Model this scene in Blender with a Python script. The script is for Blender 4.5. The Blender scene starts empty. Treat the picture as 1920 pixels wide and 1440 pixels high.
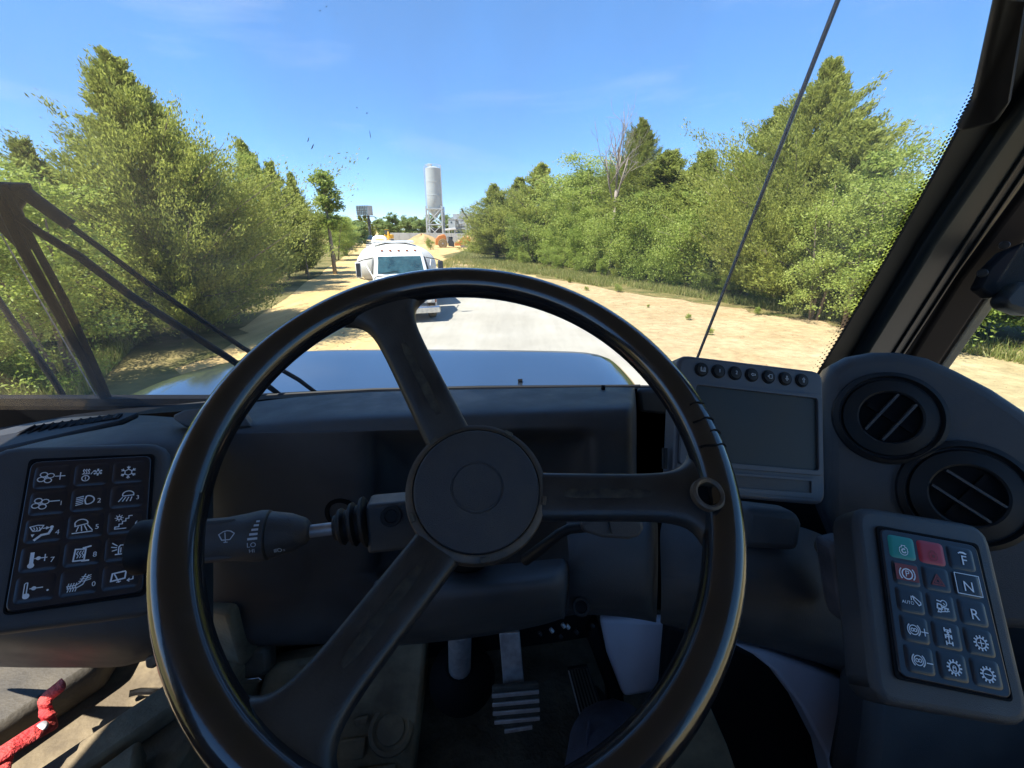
import bpy, bmesh, math, random
import numpy as np
from mathutils import Vector, Matrix
random.seed(7)
RNG = np.random.default_rng(11)
SC = bpy.context.scene
COL = SC.collection
V = Vector
R_ = math.radians

# ------------------------------------------------------------------ camera
EYE = 3.2                                    # driver's eye height above the road
FPX = 800.0                                  # focal length in photo pixels (1920 wide)
PITCH = math.atan(290 / FPX)
cam_d = bpy.data.cameras.new('camera')
cam_d.sensor_fit = 'HORIZONTAL'
cam_d.sensor_width = 36
cam_d.lens = 36 * FPX / 1920
cam_d.clip_start = 0.02
cam_d.clip_end = 3000
cam = bpy.data.objects.new('camera', cam_d)
COL.objects.link(cam)
cam.location = (0, 0, EYE)
cam.rotation_euler = (math.pi / 2 - PITCH, 0, 0)
SC.camera = cam

# ------------------------------------------------------------------ light
SUN_EL = R_(60)
SUN_AZ = R_(-116)                            # clockwise from +Y (negative = left)
sun_vec = V((math.sin(SUN_AZ) * math.cos(SUN_EL), math.cos(SUN_AZ) * math.cos(SUN_EL), math.sin(SUN_EL)))
w = bpy.data.worlds.new('World')
SC.world = w
w.use_nodes = True
nt = w.node_tree
nt.nodes.clear()
n_out = nt.nodes.new('ShaderNodeOutputWorld')
n_bg = nt.nodes.new('ShaderNodeBackground')
n_sky = nt.nodes.new('ShaderNodeTexSky')
n_sky.sky_type = 'NISHITA'
n_sky.sun_disc = False
n_sky.sun_elevation = SUN_EL
n_sky.sun_rotation = SUN_AZ
n_sky.air_density = 0.55
n_sky.dust_density = 0.0
n_sky.ozone_density = 6.0
n_sky.altitude = 1200
n_bg.inputs['Strength'].default_value = 0.14
# thin cirrus: stretched noise over the whole dome
n_tc = nt.nodes.new('ShaderNodeTexCoord')
n_map = nt.nodes.new('ShaderNodeMapping')
n_map.inputs['Rotation'].default_value = (0.15, 0.55, 0.9)
n_map.inputs['Scale'].default_value = (1.3, 3.0, 7.0)
n_noi = nt.nodes.new('ShaderNodeTexNoise')
n_noi.inputs['Scale'].default_value = 1.5
n_noi.inputs['Detail'].default_value = 7
n_noi.inputs['Roughness'].default_value = 0.55
n_noi.inputs['Distortion'].default_value = 0.4
n_rmp = nt.nodes.new('ShaderNodeValToRGB')
n_rmp.color_ramp.elements[0].position = 0.56
n_rmp.color_ramp.elements[0].color = (0, 0, 0, 1)
n_rmp.color_ramp.elements[1].position = 0.85
n_rmp.color_ramp.elements[1].color = (0.30, 0.30, 0.30, 1)
n_mix = nt.nodes.new('ShaderNodeMix')
n_mix.data_type = 'RGBA'
n_mix.inputs['B'].default_value = (3.2, 3.6, 4.2, 1)
L = nt.links.new
L(n_tc.outputs['Generated'], n_map.inputs['Vector'])
L(n_map.outputs['Vector'], n_noi.inputs['Vector'])
L(n_noi.outputs['Fac'], n_rmp.inputs['Fac'])
L(n_rmp.outputs['Color'], n_mix.inputs['Factor'])
n_hs = nt.nodes.new('ShaderNodeHueSaturation')
n_gm = nt.nodes.new('ShaderNodeGamma')                               # evens the dome out, as the phone camera did
n_gm.inputs['Gamma'].default_value = 0.52
n_hs.inputs['Hue'].default_value = 0.508
n_hs.inputs['Saturation'].default_value = 1.52
n_hs.inputs['Value'].default_value = 2.15
L(n_sky.outputs['Color'], n_gm.inputs['Color'])
L(n_gm.outputs['Color'], n_hs.inputs['Color'])
L(n_hs.outputs['Color'], n_mix.inputs['A'])
L(n_mix.outputs['Result'], n_bg.inputs['Color'])
L(n_bg.outputs['Background'], n_out.inputs['Surface'])
sun_d = bpy.data.lights.new('sun', 'SUN')
sun_d.energy = 5.0
sun_d.angle = R_(0.53)
sun_d.color = (1.0, 0.95, 0.86)
sun = bpy.data.objects.new('sun', sun_d)
COL.objects.link(sun)
sun.rotation_euler = (-sun_vec).to_track_quat('-Z', 'Y').to_euler()
vs = SC.view_settings
vs.view_transform = 'Standard'
vs.look = 'None'
vs.exposure = 1.2
vs.gamma = 1
vs.use_curve_mapping = False
SC.cycles.max_bounces = 8
SC.cycles.transparent_max_bounces = 12
SC.cycles.diffuse_bounces = 4
SC.cycles.caustics_reflective = False
SC.cycles.caustics_refractive = False
SC.cycles.use_denoising = True

# ------------------------------------------------------------------ picture geometry helpers
CAM = V((0, 0, EYE))
FW = V((0, math.cos(PITCH), -math.sin(PITCH)))
UP = V((0, math.sin(PITCH), math.cos(PITCH)))
RT = V((1, 0, 0))
def ray(px, py): return FW + RT * ((px - 960) / FPX) + UP * ((720 - py) / FPX)
def PD(px, py, d): return CAM + ray(px, py) * d                       # at a depth
def PY(px, py, y): r = ray(px, py); return CAM + r * (y / r.y)        # on a plane of constant forward distance
def PZ(px, py, z): r = ray(px, py); return CAM + r * ((z - EYE) / r.z)
def PG(px, py): return PZ(px, py, 0)
def AT(px, py, d): r = ray(px, py); return CAM + r * (d / math.hypot(r.x, r.y))   # at a ground distance
class Plane:
    """a flat panel given by the four corners of its outline and the depth of its middle"""
    def __init__(s, quad=None, depth=1, anchor=None, n=None, up=V((0, 0, 1))):
        if quad:
            h = [ray(*q) for q in quad]                               # TL TR BR BL
            rd = (h[0].cross(h[1])).cross(h[3].cross(h[2])).normalized()
            ud = (h[0].cross(h[3])).cross(h[1].cross(h[2])).normalized()
            if rd.x < 0: rd = -rd
            if ud.z < 0: ud = -ud
            n = rd.cross(ud).normalized()
            cx = sum(q[0] for q in quad) / 4; cy = sum(q[1] for q in quad) / 4
            s.p = PD(cx, cy, depth); s.r = rd
        else:
            s.p = anchor; n = n.normalized(); s.r = up.cross(n).normalized()
        if n.dot(CAM - s.p) < 0: n = -n
        s.n = n; s.u = n.cross(s.r).normalized()
    def at(s, px, py, h=0):
        r = ray(px, py); t = (s.p - CAM).dot(s.n) / r.dot(s.n)
        return CAM + r * t + s.n * h

# ------------------------------------------------------------------ materials
MATS = {}
def mat(name, base, rough=0.6, metal=0.0, spec=0.5, var=0.0, vscale=8.0, bump=0.0, bscale=200.0, base2=None,
        coat=0.0, detail=4, trans=None, coords='Object', emis=None, ramp=(0.35, 0.65), ior=None, rvar=0.0, fine=None, streak=False):
    if name in MATS: return MATS[name]
    m = bpy.data.materials.new(name); m.use_nodes = True
    t = m.node_tree; b = t.nodes['Principled BSDF']
    b.inputs['Base Color'].default_value = (*base, 1)
    b.inputs['Roughness'].default_value = rough
    b.inputs['Metallic'].default_value = metal
    b.inputs['Specular IOR Level'].default_value = spec
    if ior: b.inputs['IOR'].default_value = ior
    b.inputs['Coat Weight'].default_value = coat
    b.inputs['Coat Roughness'].default_value = 0.06
    if emis: b.inputs['Emission Color'].default_value = (*emis, 1); b.inputs['Emission Strength'].default_value = 1
    tc = t.nodes.new('ShaderNodeTexCoord')
    if var or base2:
        nz = t.nodes.new('ShaderNodeTexNoise'); nz.inputs['Scale'].default_value = vscale; nz.inputs['Detail'].default_value = detail
        nz.inputs['Roughness'].default_value = 0.6
        t.links.new(tc.outputs[coords], nz.inputs['Vector'])
        rp = t.nodes.new('ShaderNodeValToRGB'); rp.color_ramp.elements[0].position = ramp[0]; rp.color_ramp.elements[1].position = ramp[1]
        b2 = base2 or tuple(min(1, c * (1 + var)) for c in base)
        b1 = base if base2 else tuple(c * (1 - var) for c in base)
        rp.color_ramp.elements[0].color = (*b1, 1); rp.color_ramp.elements[1].color = (*b2, 1)
        t.links.new(nz.outputs['Fac'], rp.inputs['Fac']); t.links.new(rp.outputs['Color'], b.inputs['Base Color'])
        if fine:
            nf = t.nodes.new('ShaderNodeTexNoise'); nf.inputs['Scale'].default_value = fine[0]; nf.inputs['Detail'].default_value = 8; nf.inputs['Roughness'].default_value = 0.7
            if streak:
                mp_ = t.nodes.new('ShaderNodeMapping'); mp_.inputs['Rotation'].default_value = (0, 0, R_(-17)); mp_.inputs['Scale'].default_value = (1, .10, 1)
                t.links.new(tc.outputs[coords], mp_.inputs[0]); t.links.new(mp_.outputs[0], nf.inputs['Vector'])
            else: t.links.new(tc.outputs[coords], nf.inputs['Vector'])
            rf = t.nodes.new('ShaderNodeMapRange'); rf.inputs['From Min'].default_value = 0.3; rf.inputs['From Max'].default_value = 0.7
            rf.inputs['To Min'].default_value = 1 - fine[1]; rf.inputs['To Max'].default_value = 1 + fine[1]
            mu_ = t.nodes.new('ShaderNodeVectorMath'); mu_.operation = 'SCALE'
            t.links.new(nf.outputs['Fac'], rf.inputs['Value']); t.links.new(rp.outputs['Color'], mu_.inputs[0]); t.links.new(rf.outputs[0], mu_.inputs['Scale'])
            t.links.new(mu_.outputs[0], b.inputs['Base Color'])
        if rvar:
            mr = t.nodes.new('ShaderNodeMapRange'); mr.inputs['From Min'].default_value = ramp[0]; mr.inputs['From Max'].default_value = ramp[1]
            mr.inputs['To Min'].default_value = rough; mr.inputs['To Max'].default_value = min(1, rough + rvar)
            t.links.new(nz.outputs['Fac'], mr.inputs['Value']); t.links.new(mr.outputs['Result'], b.inputs['Roughness'])
    if bump:
        nb = t.nodes.new('ShaderNodeTexNoise'); nb.inputs['Scale'].default_value = bscale; nb.inputs['Detail'].default_value = 3
        t.links.new(tc.outputs[coords], nb.inputs['Vector'])
        bp = t.nodes.new('ShaderNodeBump'); bp.inputs['Strength'].default_value = bump; bp.inputs['Distance'].default_value = 0.02
        t.links.new(nb.outputs['Fac'], bp.inputs['Height']); t.links.new(bp.outputs['Normal'], b.inputs['Normal'])
    MATS[name] = m
    return m
def leaf_mat(name, c1, c2, c3, trans=0.35, rough=0.55):
    """foliage: colour differs from leaf to leaf and tree to tree, some light passes through"""
    m = bpy.data.materials.new(name); m.use_nodes = True; t = m.node_tree; b = t.nodes['Principled BSDF']
    g = t.nodes.new('ShaderNodeNewGeometry'); oi = t.nodes.new('ShaderNodeObjectInfo')
    ma = t.nodes.new('ShaderNodeMath'); ma.operation = 'MULTIPLY_ADD'; ma.inputs[1].default_value = 0.62
    mb_ = t.nodes.new('ShaderNodeMath'); mb_.operation = 'MULTIPLY'; mb_.inputs[1].default_value = 0.38
    t.links.new(oi.outputs['Random'], mb_.inputs[0]); t.links.new(g.outputs['Random Per Island'], ma.inputs[0]); t.links.new(mb_.outputs[0], ma.inputs[2])
    rp = t.nodes.new('ShaderNodeValToRGB'); e = rp.color_ramp.elements
    e[0].position = 0.1; e[0].color = (*c1, 1); e[1].position = 0.9; e[1].color = (*c3, 1)
    k = e.new(0.5); k.color = (*c2, 1)
    t.links.new(ma.outputs[0], rp.inputs['Fac']); t.links.new(rp.outputs['Color'], b.inputs['Base Color'])
    b.inputs['Roughness'].default_value = rough; b.inputs['Specular IOR Level'].default_value = 0.35
    tr = t.nodes.new('ShaderNodeBsdfTranslucent'); mx = t.nodes.new('ShaderNodeMixShader'); mx.inputs[0].default_value = trans
    t.links.new(rp.outputs['Color'], tr.inputs['Color'])
    t.links.new(b.outputs['BSDF'], mx.inputs[1]); t.links.new(tr.outputs['BSDF'], mx.inputs[2])
    t.links.new(mx.outputs[0], t.nodes['Material Output'].inputs['Surface'])
    MATS[name] = m
    return m
def glass_mat(name, tint=(1, 1, 1), refl=0.05, dust=0.03, dscale=3.0):
    """a thin pane: light passes straight through, a little reflection, a film of dust"""
    m = bpy.data.materials.new(name); m.use_nodes = True; t = m.node_tree
    t.nodes.remove(t.nodes['Principled BSDF'])
    tr = t.nodes.new('ShaderNodeBsdfTransparent'); tr.inputs['Color'].default_value = (*tint, 1)
    gl = t.nodes.new('ShaderNodeBsdfGlossy'); gl.inputs['Roughness'].default_value = 0.02
    df = t.nodes.new('ShaderNodeBsdfDiffuse'); df.inputs['Color'].default_value = (0.66, 0.69, 0.72, 1)
    m1 = t.nodes.new('ShaderNodeMixShader'); m2 = t.nodes.new('ShaderNodeMixShader')
    lw = t.nodes.new('ShaderNodeLayerWeight'); lw.inputs['Blend'].default_value = 0.5
    pw = t.nodes.new('ShaderNodeMath'); pw.operation = 'POWER'; pw.inputs[1].default_value = 5.0
    fr = t.nodes.new('ShaderNodeMath'); fr.operation = 'MULTIPLY_ADD'; fr.inputs[1].default_value = 0.35; fr.inputs[2].default_value = 0.003
    t.links.new(lw.outputs['Facing'], pw.inputs[0]); t.links.new(pw.outputs[0], fr.inputs[0])
    t.links.new(fr.outputs[0], m1.inputs[0]); t.links.new(tr.outputs[0], m1.inputs[1]); t.links.new(gl.outputs[0], m1.inputs[2])
    tc = t.nodes.new('ShaderNodeTexCoord'); mp = t.nodes.new('ShaderNodeMapping'); mp.inputs['Scale'].default_value = (1, 1, 0.45); mp.inputs['Rotation'].default_value = (0, 0.9, 0)
    nz = t.nodes.new('ShaderNodeTexNoise'); nz.inputs['Scale'].default_value = dscale; nz.inputs['Detail'].default_value = 6
    t.links.new(tc.outputs['Object'], mp.inputs[0]); t.links.new(mp.outputs[0], nz.inputs['Vector'])
    rp = t.nodes.new('ShaderNodeMapRange'); rp.inputs['From Min'].default_value = 0.45; rp.inputs['From Max'].default_value = 0.8
    rp.inputs['To Min'].default_value = dust * 0.5; rp.inputs['To Max'].default_value = dust * 1.6
    t.links.new(nz.outputs['Fac'], rp.inputs['Value']); t.links.new(rp.outputs[0], m2.inputs[0])
    t.links.new(m1.outputs[0], m2.inputs[1]); t.links.new(df.outputs[0], m2.inputs[2])
    t.links.new(m2.outputs[0], t.nodes['Material Output'].inputs['Surface'])
    MATS[name] = m
    return m

PLASTIC = mat('dash_plastic', (0.033, 0.034, 0.038), 0.40, base2=(0.054, 0.052, 0.052), vscale=14, detail=9, bump=0.22, bscale=1100, rvar=0.22)
PLASTIC2 = mat('console_plastic', (0.034, 0.035, 0.039), 0.44, base2=(0.060, 0.057, 0.055), vscale=11, detail=9, bump=0.20, bscale=1000, rvar=0.22)
HOUSING = mat('display_plastic', (0.062, 0.064, 0.074), 0.48, var=0.10, vscale=12, bump=0.06, bscale=900)
RUBBER = mat('black_rubber', (0.010, 0.010, 0.011), 0.55, spec=0.3)
WHEELM = mat('wheel_rim_rubber', (0.010, 0.010, 0.012), 0.17, var=0.3, vscale=30, bump=0.02, bscale=400, rvar=0.10, coat=0.7)
SPOKEM = mat('spoke_rubber', (0.015, 0.015, 0.017), 0.36, base2=(0.034, 0.031, 0.028), vscale=25, bump=0.06, bscale=500, rvar=0.2)
INLAY = mat('spoke_inlay', (0.012, 0.011, 0.010), 0.75, var=0.5, vscale=90, base2=(0.055, 0.045, 0.030))
CAPM = mat('hub_cap_plastic', (0.036, 0.036, 0.042), 0.50, bump=0.35, bscale=1600, base2=(0.062, 0.058, 0.056), vscale=35, detail=9, rvar=0.2)
HUBM = mat('hub_bounce_brown', (0.050, 0.038, 0.028), 0.5, base2=(0.17, 0.115, 0.070), vscale=22, ramp=(0.45, 0.75))  # brown paints in warm light bounced onto the hub side
BLACK = mat('matte_black', (0.004, 0.004, 0.005), 0.75, spec=0.15)
WIPERM = mat('wiper_black', (0.004, 0.004, 0.005), 0.6, spec=0.12)
KEYM = mat('key_membrane', (0.014, 0.015, 0.022), 0.30, var=0.2, vscale=30)
INK = mat('white_print', (0.85, 0.86, 0.88), 0.6)
INKD = mat('grey_print', (0.50, 0.53, 0.58), 0.6)
GREENK = mat('green_key', (0.015, 0.24, 0.19), 0.35)
REDK = mat('red_key', (0.42, 0.025, 0.035), 0.35)
REDP = mat('red_print', (0.22, 0.03, 0.025), 0.5)
SCREEN = mat('dark_screen', (0.017, 0.018, 0.014), 0.36, spec=0.35, vscale=6, base2=(0.028, 0.028, 0.023), detail=8, rvar=0.2)
STEEL = mat('worn_steel', (0.36, 0.35, 0.36), 0.42, metal=0.5, var=0.25, vscale=40, bump=0.05)
CHROME = mat('bright_metal', (0.75, 0.76, 0.78), 0.2, metal=1)
PILLAR = mat('pillar_paint', (0.010, 0.015, 0.019), 0.34, spec=0.3, coat=0.0, var=0.1, vscale=5)
FLOORM = mat('floor_mat', (0.055, 0.043, 0.030), 0.85, base2=(0.15, 0.115, 0.075), vscale=9, bump=0.5, bscale=60, detail=8)
DUSTY = mat('dusty_plastic', (0.130, 0.100, 0.062), 0.8, base2=(0.33, 0.26, 0.155), vscale=8, bump=0.15, bscale=120, detail=8, ramp=(0.38, 0.68))
DUSTYD = mat('dusty_black_plastic', (0.035, 0.032, 0.028), 0.6, base2=(0.10, 0.085, 0.062), vscale=9, bump=0.1, bscale=150, detail=8)
TRIM = mat('pale_trim', (0.42, 0.40, 0.45), 0.6, var=0.08, vscale=6, bump=0.05, bscale=500)
JEANS = mat('dark_denim', (0.030, 0.032, 0.052), 0.9, bump=0.4, bscale=700, var=0.25, vscale=40)
REDSTRAP = mat('red_strap', (0.50, 0.025, 0.03), 0.75, base2=(0.62, 0.10, 0.08), vscale=25, detail=8, bump=0.5, bscale=180)
HOODP = mat('hood_paint', (0.020, 0.028, 0.042), 0.10, spec=0.9, ior=2.1, coat=0.6, var=0.10, vscale=3, detail=6)
DUSTEDGE = mat('hood_dusty_edge', (0.10, 0.10, 0.095), 0.5, var=0.2, vscale=12)
GLASS = glass_mat('windshield_glass', (0.97, 0.985, 0.98), dust=0.085)
SIDEGLASS = glass_mat('door_glass', (0.90, 0.95, 0.93), dust=0.04)

# ------------------------------------------------------------------ mesh builder
class MB:
    def __init__(s): s.v = []; s.f = []; s.m = []; s.cur = 0
    def add(s, vs_, fs_):
        o = len(s.v); s.v += [tuple(p) for p in vs_]
        for q in fs_: s.f.append([i + o for i in q]); s.m.append(s.cur)
        return s
    def prism(s, poly, vec):
        n = len(poly); vec = V(vec)
        nm = V((0, 0, 0))
        for i in range(n): nm += V(poly[i]).cross(V(poly[(i + 1) % n]))
        if nm.dot(vec) > 0: poly = poly[::-1]
        vs_ = [V(p) for p in poly] + [V(p) + vec for p in poly]
        return s.add(vs_, [list(range(n)), list(range(2 * n - 1, n - 1, -1))] + [[i, i + n, (i + 1) % n + n, (i + 1) % n] for i in range(n)])
    def box(s, c, sz, ax=None):
        x, y, z = ax or (V((1, 0, 0)), V((0, 1, 0)), V((0, 0, 1)))
        c = V(c); a, b_, d = x * sz[0] / 2, y * sz[1] / 2, z * sz[2] / 2
        vs_ = [c + a * i + b_ * j + d * k for k in (-1, 1) for j in (-1, 1) for i in (-1, 1)]
        return s.add(vs_, [[0, 2, 3, 1], [4, 5, 7, 6], [0, 1, 5, 4], [2, 6, 7, 3], [0, 4, 6, 2], [1, 3, 7, 5]])
    def tube(s, pts, rad, seg=10, flat=1.0, cap=True, ref=None):
        pts = [V(p) for p in pts]; n = len(pts)
        if not hasattr(rad, '__len__'): rad = [rad] * n
        vs_ = []; prev = None
        for i, p in enumerate(pts):
            t_ = (pts[min(i + 1, n - 1)] - pts[max(i - 1, 0)]).normalized()
            if prev is None:
                r0 = ref or (V((0, 0, 1)) if abs(t_.z) < 0.9 else V((1, 0, 0)))
            else: r0 = prev
            a = (r0 - t_ * r0.dot(t_)).normalized(); b_ = t_.cross(a); prev = a
            for k in range(seg):
                an = 2 * math.pi * k / seg
                vs_.append(p + a * (rad[i] * flat * math.cos(an)) + b_ * (rad[i] * math.sin(an)))
        fs_ = [[i * seg + k, i * seg + (k + 1) % seg, (i + 1) * seg + (k + 1) % seg, (i + 1) * seg + k] for i in range(n - 1) for k in range(seg)]
        if cap: fs_ += [list(range(seg))[::-1], [(n - 1) * seg + k for k in range(seg)]]
        return s.add(vs_, fs_)
    def lathe(s, o, axis, prof, seg=40, close=True):
        """prof: (radius, height along axis)"""
        o = V(o); axis = V(axis).normalized(); a = axis.orthogonal().normalized(); b_ = axis.cross(a); n = len(prof)
        vs_ = []
        for r, h in prof:
            for k in range(seg):
                an = 2 * math.pi * k / seg; vs_.append(o + axis * h + (a * math.cos(an) + b_ * math.sin(an)) * r)
        fs_ = [[i * seg + k, i * seg + (k + 1) % seg, (i + 1) * seg + (k + 1) % seg, (i + 1) * seg + k] for i in range(n - 1) for k in range(seg)]
        if close: fs_ += [list(range(seg))[::-1], [(n - 1) * seg + k for k in range(seg)]]
        return s.add(vs_, fs_)
    def grid(s, rows):
        n = len(rows[0]); vs_ = [p for r in rows for p in r]
        return s.add(vs_, [[i * n + k, (i + 1) * n + k, (i + 1) * n + k + 1, i * n + k + 1] for i in range(len(rows) - 1) for k in range(n - 1)])
    def build(s, name, mats, parent=None, bevel=0, smooth=True, sub=0, solid=0, bseg=2, angle=40, origin=None):
        me = bpy.data.meshes.new(name)
        o3 = V(origin) if origin is not None else V((0, 0, 0))
        me.from_pydata([tuple(V(p) - o3) for p in s.v], [], s.f); me.update()
        for mm in (mats if isinstance(mats, (list, tuple)) else [mats]): me.materials.append(mm)
        if any(s.m): me.polygons.foreach_set('material_index', s.m)
        bm = bmesh.new(); bm.from_mesh(me)
        bmesh.ops.recalc_face_normals(bm, faces=bm.faces); bm.to_mesh(me); bm.free()
        if smooth:
            me.polygons.foreach_set('use_smooth', [True] * len(me.polygons))
        o = bpy.data.objects.new(name, me); COL.objects.link(o)
        if origin is not None: o.location = o3
        if solid:
            md = o.modifiers.new('solid', 'SOLIDIFY'); md.thickness = solid; md.offset = -1
        if bevel:
            md = o.modifiers.new('bevel', 'BEVEL'); md.width = bevel; md.segments = bseg; md.limit_method = 'ANGLE'; md.angle_limit = R_(30); md.harden_normals = False
        if sub:
            md = o.modifiers.new('sub', 'SUBSURF'); md.levels = sub; md.render_levels = sub
        elif smooth and not bevel:
            with bpy.context.temp_override(object=o, active_object=o, selected_objects=[o], selected_editable_objects=[o]):
                pass
            me.set_sharp_from_angle(angle=R_(angle))
        if bevel and smooth: me.set_sharp_from_angle(angle=R_(60))
        if parent is not None:
            o.parent = parent
            o.matrix_parent_inverse = world_of(parent).inverted()
        return o
def world_of(o):
    m = Matrix.LocRotScale(o.location, o.rotation_euler, o.scale)
    if o.parent is not None: m = world_of(o.parent) @ o.matrix_parent_inverse @ m
    return m
def tag(o, label, cat, group=None, kind=None):
    if label: o['label'] = label
    if cat: o['category'] = cat
    if group: o['group'] = group
    if kind: o['kind'] = kind
    return o
def thing(name, label, cat, loc=(0, 0, 0), group=None):
    o = bpy.data.objects.new(name, None); COL.objects.link(o); o.location = loc; o.empty_display_size = 0.1
    return tag(o, label, cat, group)
def struct(o): o['kind'] = 'structure'; return o

# ------------------------------------------------------------------ flat print: strokes and letters in cell units
def text_geo(txt):
    cu = bpy.data.curves.new('t', 'FONT'); cu.body = txt; cu.size = 1; cu.align_x = 'CENTER'; cu.align_y = 'CENTER'
    ob = bpy.data.objects.new('t', cu); COL.objects.link(ob)
    dg = bpy.context.evaluated_depsgraph_get(); me = bpy.data.meshes.new_from_object(ob.evaluated_get(dg))
    vs_ = [(v.co.x, v.co.y) for v in me.vertices]; fs_ = [list(p.vertices) for p in me.polygons]
    bpy.data.objects.remove(ob); bpy.data.curves.remove(cu); bpy.data.meshes.remove(me)
    return vs_, fs_
TXT = {}
class Print:
    """2-D marks; strokes are ribbons"""
    def __init__(s): s.v = []; s.f = []
    def line(s, pts, wd=0.07, closed=False):
        pts = [V((p[0], p[1])) for p in pts]
        if closed: pts = pts + [pts[0]]
        for a, b in zip(pts, pts[1:]):
            d = b - a
            if d.length < 1e-6: continue
            d.normalize(); nn = V((-d.y, d.x)) * wd / 2; e = d * wd * 0.35; o = len(s.v)
            s.v += [a - e + nn, a - e - nn, b + e - nn, b + e + nn]; s.f.append([o, o + 1, o + 2, o + 3])
        return s
    def fill(s, pts): o = len(s.v); s.v += [V((p[0], p[1])) for p in pts]; s.f.append(list(range(o, o + len(pts)))); return s
    def arc(s, cx, cy, r, a0=0, a1=360, wd=0.07, n=18, ry=None):
        ry = ry or r
        return s.line([(cx + r * math.cos(R_(a0 + (a1 - a0) * k / n)), cy + ry * math.sin(R_(a0 + (a1 - a0) * k / n))) for k in range(n + 1)], wd)
    def disc(s, cx, cy, r, n=14): return s.fill([(cx + r * math.cos(2 * math.pi * k / n), cy + r * math.sin(2 * math.pi * k / n)) for k in range(n)])
    def text(s, t, cx, cy, size):
        if t not in TXT: TXT[t] = text_geo(t)
        vs_, fs_ = TXT[t]; o = len(s.v)
        s.v += [V((cx + x * size, cy + y * size)) for x, y in vs_]; s.f += [[i + o for i in q] for q in fs_]
        return s
def icon(k):
    p = Print()
    def fan(cx, cy):
        for a in range(4):
            an = R_(28 + 90 * a); p.arc(cx + 0.27 * math.cos(an), cy + 0.25 * math.sin(an), 0.19, 0, 360, 0.06, 14, 0.16)
        p.disc(cx, cy, 0.06)
    def snow(cx, cy, r):
        for a in range(6):
            an = R_(30 + 60 * a); c, s_ = math.cos(an), math.sin(an)
            p.line([(cx + c * r * .5, cy + s_ * r * .5), (cx + c * r, cy + s_ * r)], 0.06)
            for d in (-35, 35):
                p.line([(cx + c * r * .62, cy + s_ * r * .62), (cx + c * r * .62 + r * .33 * math.cos(an + R_(d)), cy + s_ * r * .62 + r * .33 * math.sin(an + R_(d)))], 0.05)
        p.line([(cx + r * .5 * math.cos(R_(30 + 60 * a)), cy + r * .5 * math.sin(R_(30 + 60 * a))) for a in range(6)], 0.06, True)
    def gear(cx, cy):
        p.arc(cx, cy, 0.32, wd=0.08)
        for a in range(12):
            an = R_(30 * a); p.line([(cx + .34 * math.cos(an), cy + .34 * math.sin(an)), (cx + .46 * math.cos(an), cy + .46 * math.sin(an))], 0.10)
    def retard(cx, cy):
        p.arc(cx, cy, .30, wd=.06)
        for a0 in (-48, 132): p.arc(cx, cy, .42, a0, a0 + 96, .08)
        p.arc(cx - .10, cy, .095, wd=.06, n=10); p.arc(cx + .10, cy, .095, wd=.06, n=10)
    def engine(cx, cy):
        p.line([(cx - .30, cy + .05), (cx - .22, cy + .18), (cx - .12, cy + .18), (cx - .12, cy + .32), (cx + .14, cy + .32), (cx + .14, cy + .18), (cx + .24, cy + .18), (cx + .30, cy + .05)], .05)
        p.arc(cx, cy - .10, .30, -200, 20, .05)
    if k == 'fan+': fan(-.28, 0); p.line([(.22, .05), (.72, .05)], .06).line([(.47, -.2), (.47, .3)], .06)
    elif k == 'fan-': fan(-.35, 0); p.line([(.12, .12), (.62, .12)], .06); p.text('1', .72, -.08, .42)
    elif k == 'auto':
        for x in (-.42, -.28, -.14): p.line([(x, .1), (x + .05, .2), (x - .02, .3), (x + .02, .42)], .05).line([(x - .04, .34), (x + .02, .44), (x + .07, .34)], .04)
        p.line([(-.48, .08), (-.08, .08)], .05).line([(0, .05), (.16, .3)], .05); snow(.38, .16, .24); p.arc(-.28, -.24, .2, wd=.06).line([(-.28, -.34), (-.28, -.14)], .05)
    elif k == 'snow': snow(0, 0, .46)
    elif k == 'beam':
        p.arc(-.02, 0, .36, -90, 90, .08, 14, .30).line([(-.02, .3), (-.1, .26), (-.16, 0), (-.1, -.26), (-.02, -.3)], .08)
        for y in (-.26, -.13, 0, .13, .26): p.line([(-.26, y + .02), (-.62, y - .07)], .06)
        p.text('2', .62, -.12, .46)
    elif k == 'lampL':
        p.arc(.1, .16, .32, -20, 200, .07, 14, .26).line([(.42, .1), (-.2, .06)], .07)
        for i in range(4): p.line([(-.22 + .18 * i, -.04), (-.42 + .22 * i, -.32)], .06)
        p.text('3', .66, -.12, .42)
    elif k == 'lampR':
        p.arc(-.2, .22, .34, -10, 190, .07, 14, .28).line([(-.52, .18), (-.52, .04), (.14, .18)], .07)
        for i in range(4): p.line([(-.34 + .16 * i, .0 + .03 * i), (-.42 + .28 * i, -.3)], .06)
        p.line([(-.62, -.42), (.42, -.38)], .07); p.text('5', .66, -.12, .46)
    elif k == 'mode':
        p.line([(-.68, .3), (-.3, .38), (.0, .34), (-.16, 0), (-.5, 0)], .06, True)
        for x in (-.48, -.34, -.2): p.line([(x, .02), (x + .05, .12), (x - .01, .24)], .05)
        p.line([(-.02, .14), (.26, .16)], .06).fill([(.14, .26), (.14, .04), (.34, .16)]); p.disc(.42, .18, .1)
        p.line([(.42, .04), (.3, -.24), (-.06, -.3), (-.36, -.58)], .14); p.fill([(-.58, -.2), (-.4, -.2), (-.49, -.4)]); p.text('4', .74, -.22, .46)
    elif k == 'stairs':
        p.arc(-.3, .34, .11, wd=.06, n=10)
        for a in range(8): an = R_(45 * a); p.line([(-.3 + .15 * math.cos(an), .34 + .15 * math.sin(an)), (-.3 + .23 * math.cos(an), .34 + .23 * math.sin(an))], .05)
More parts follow.
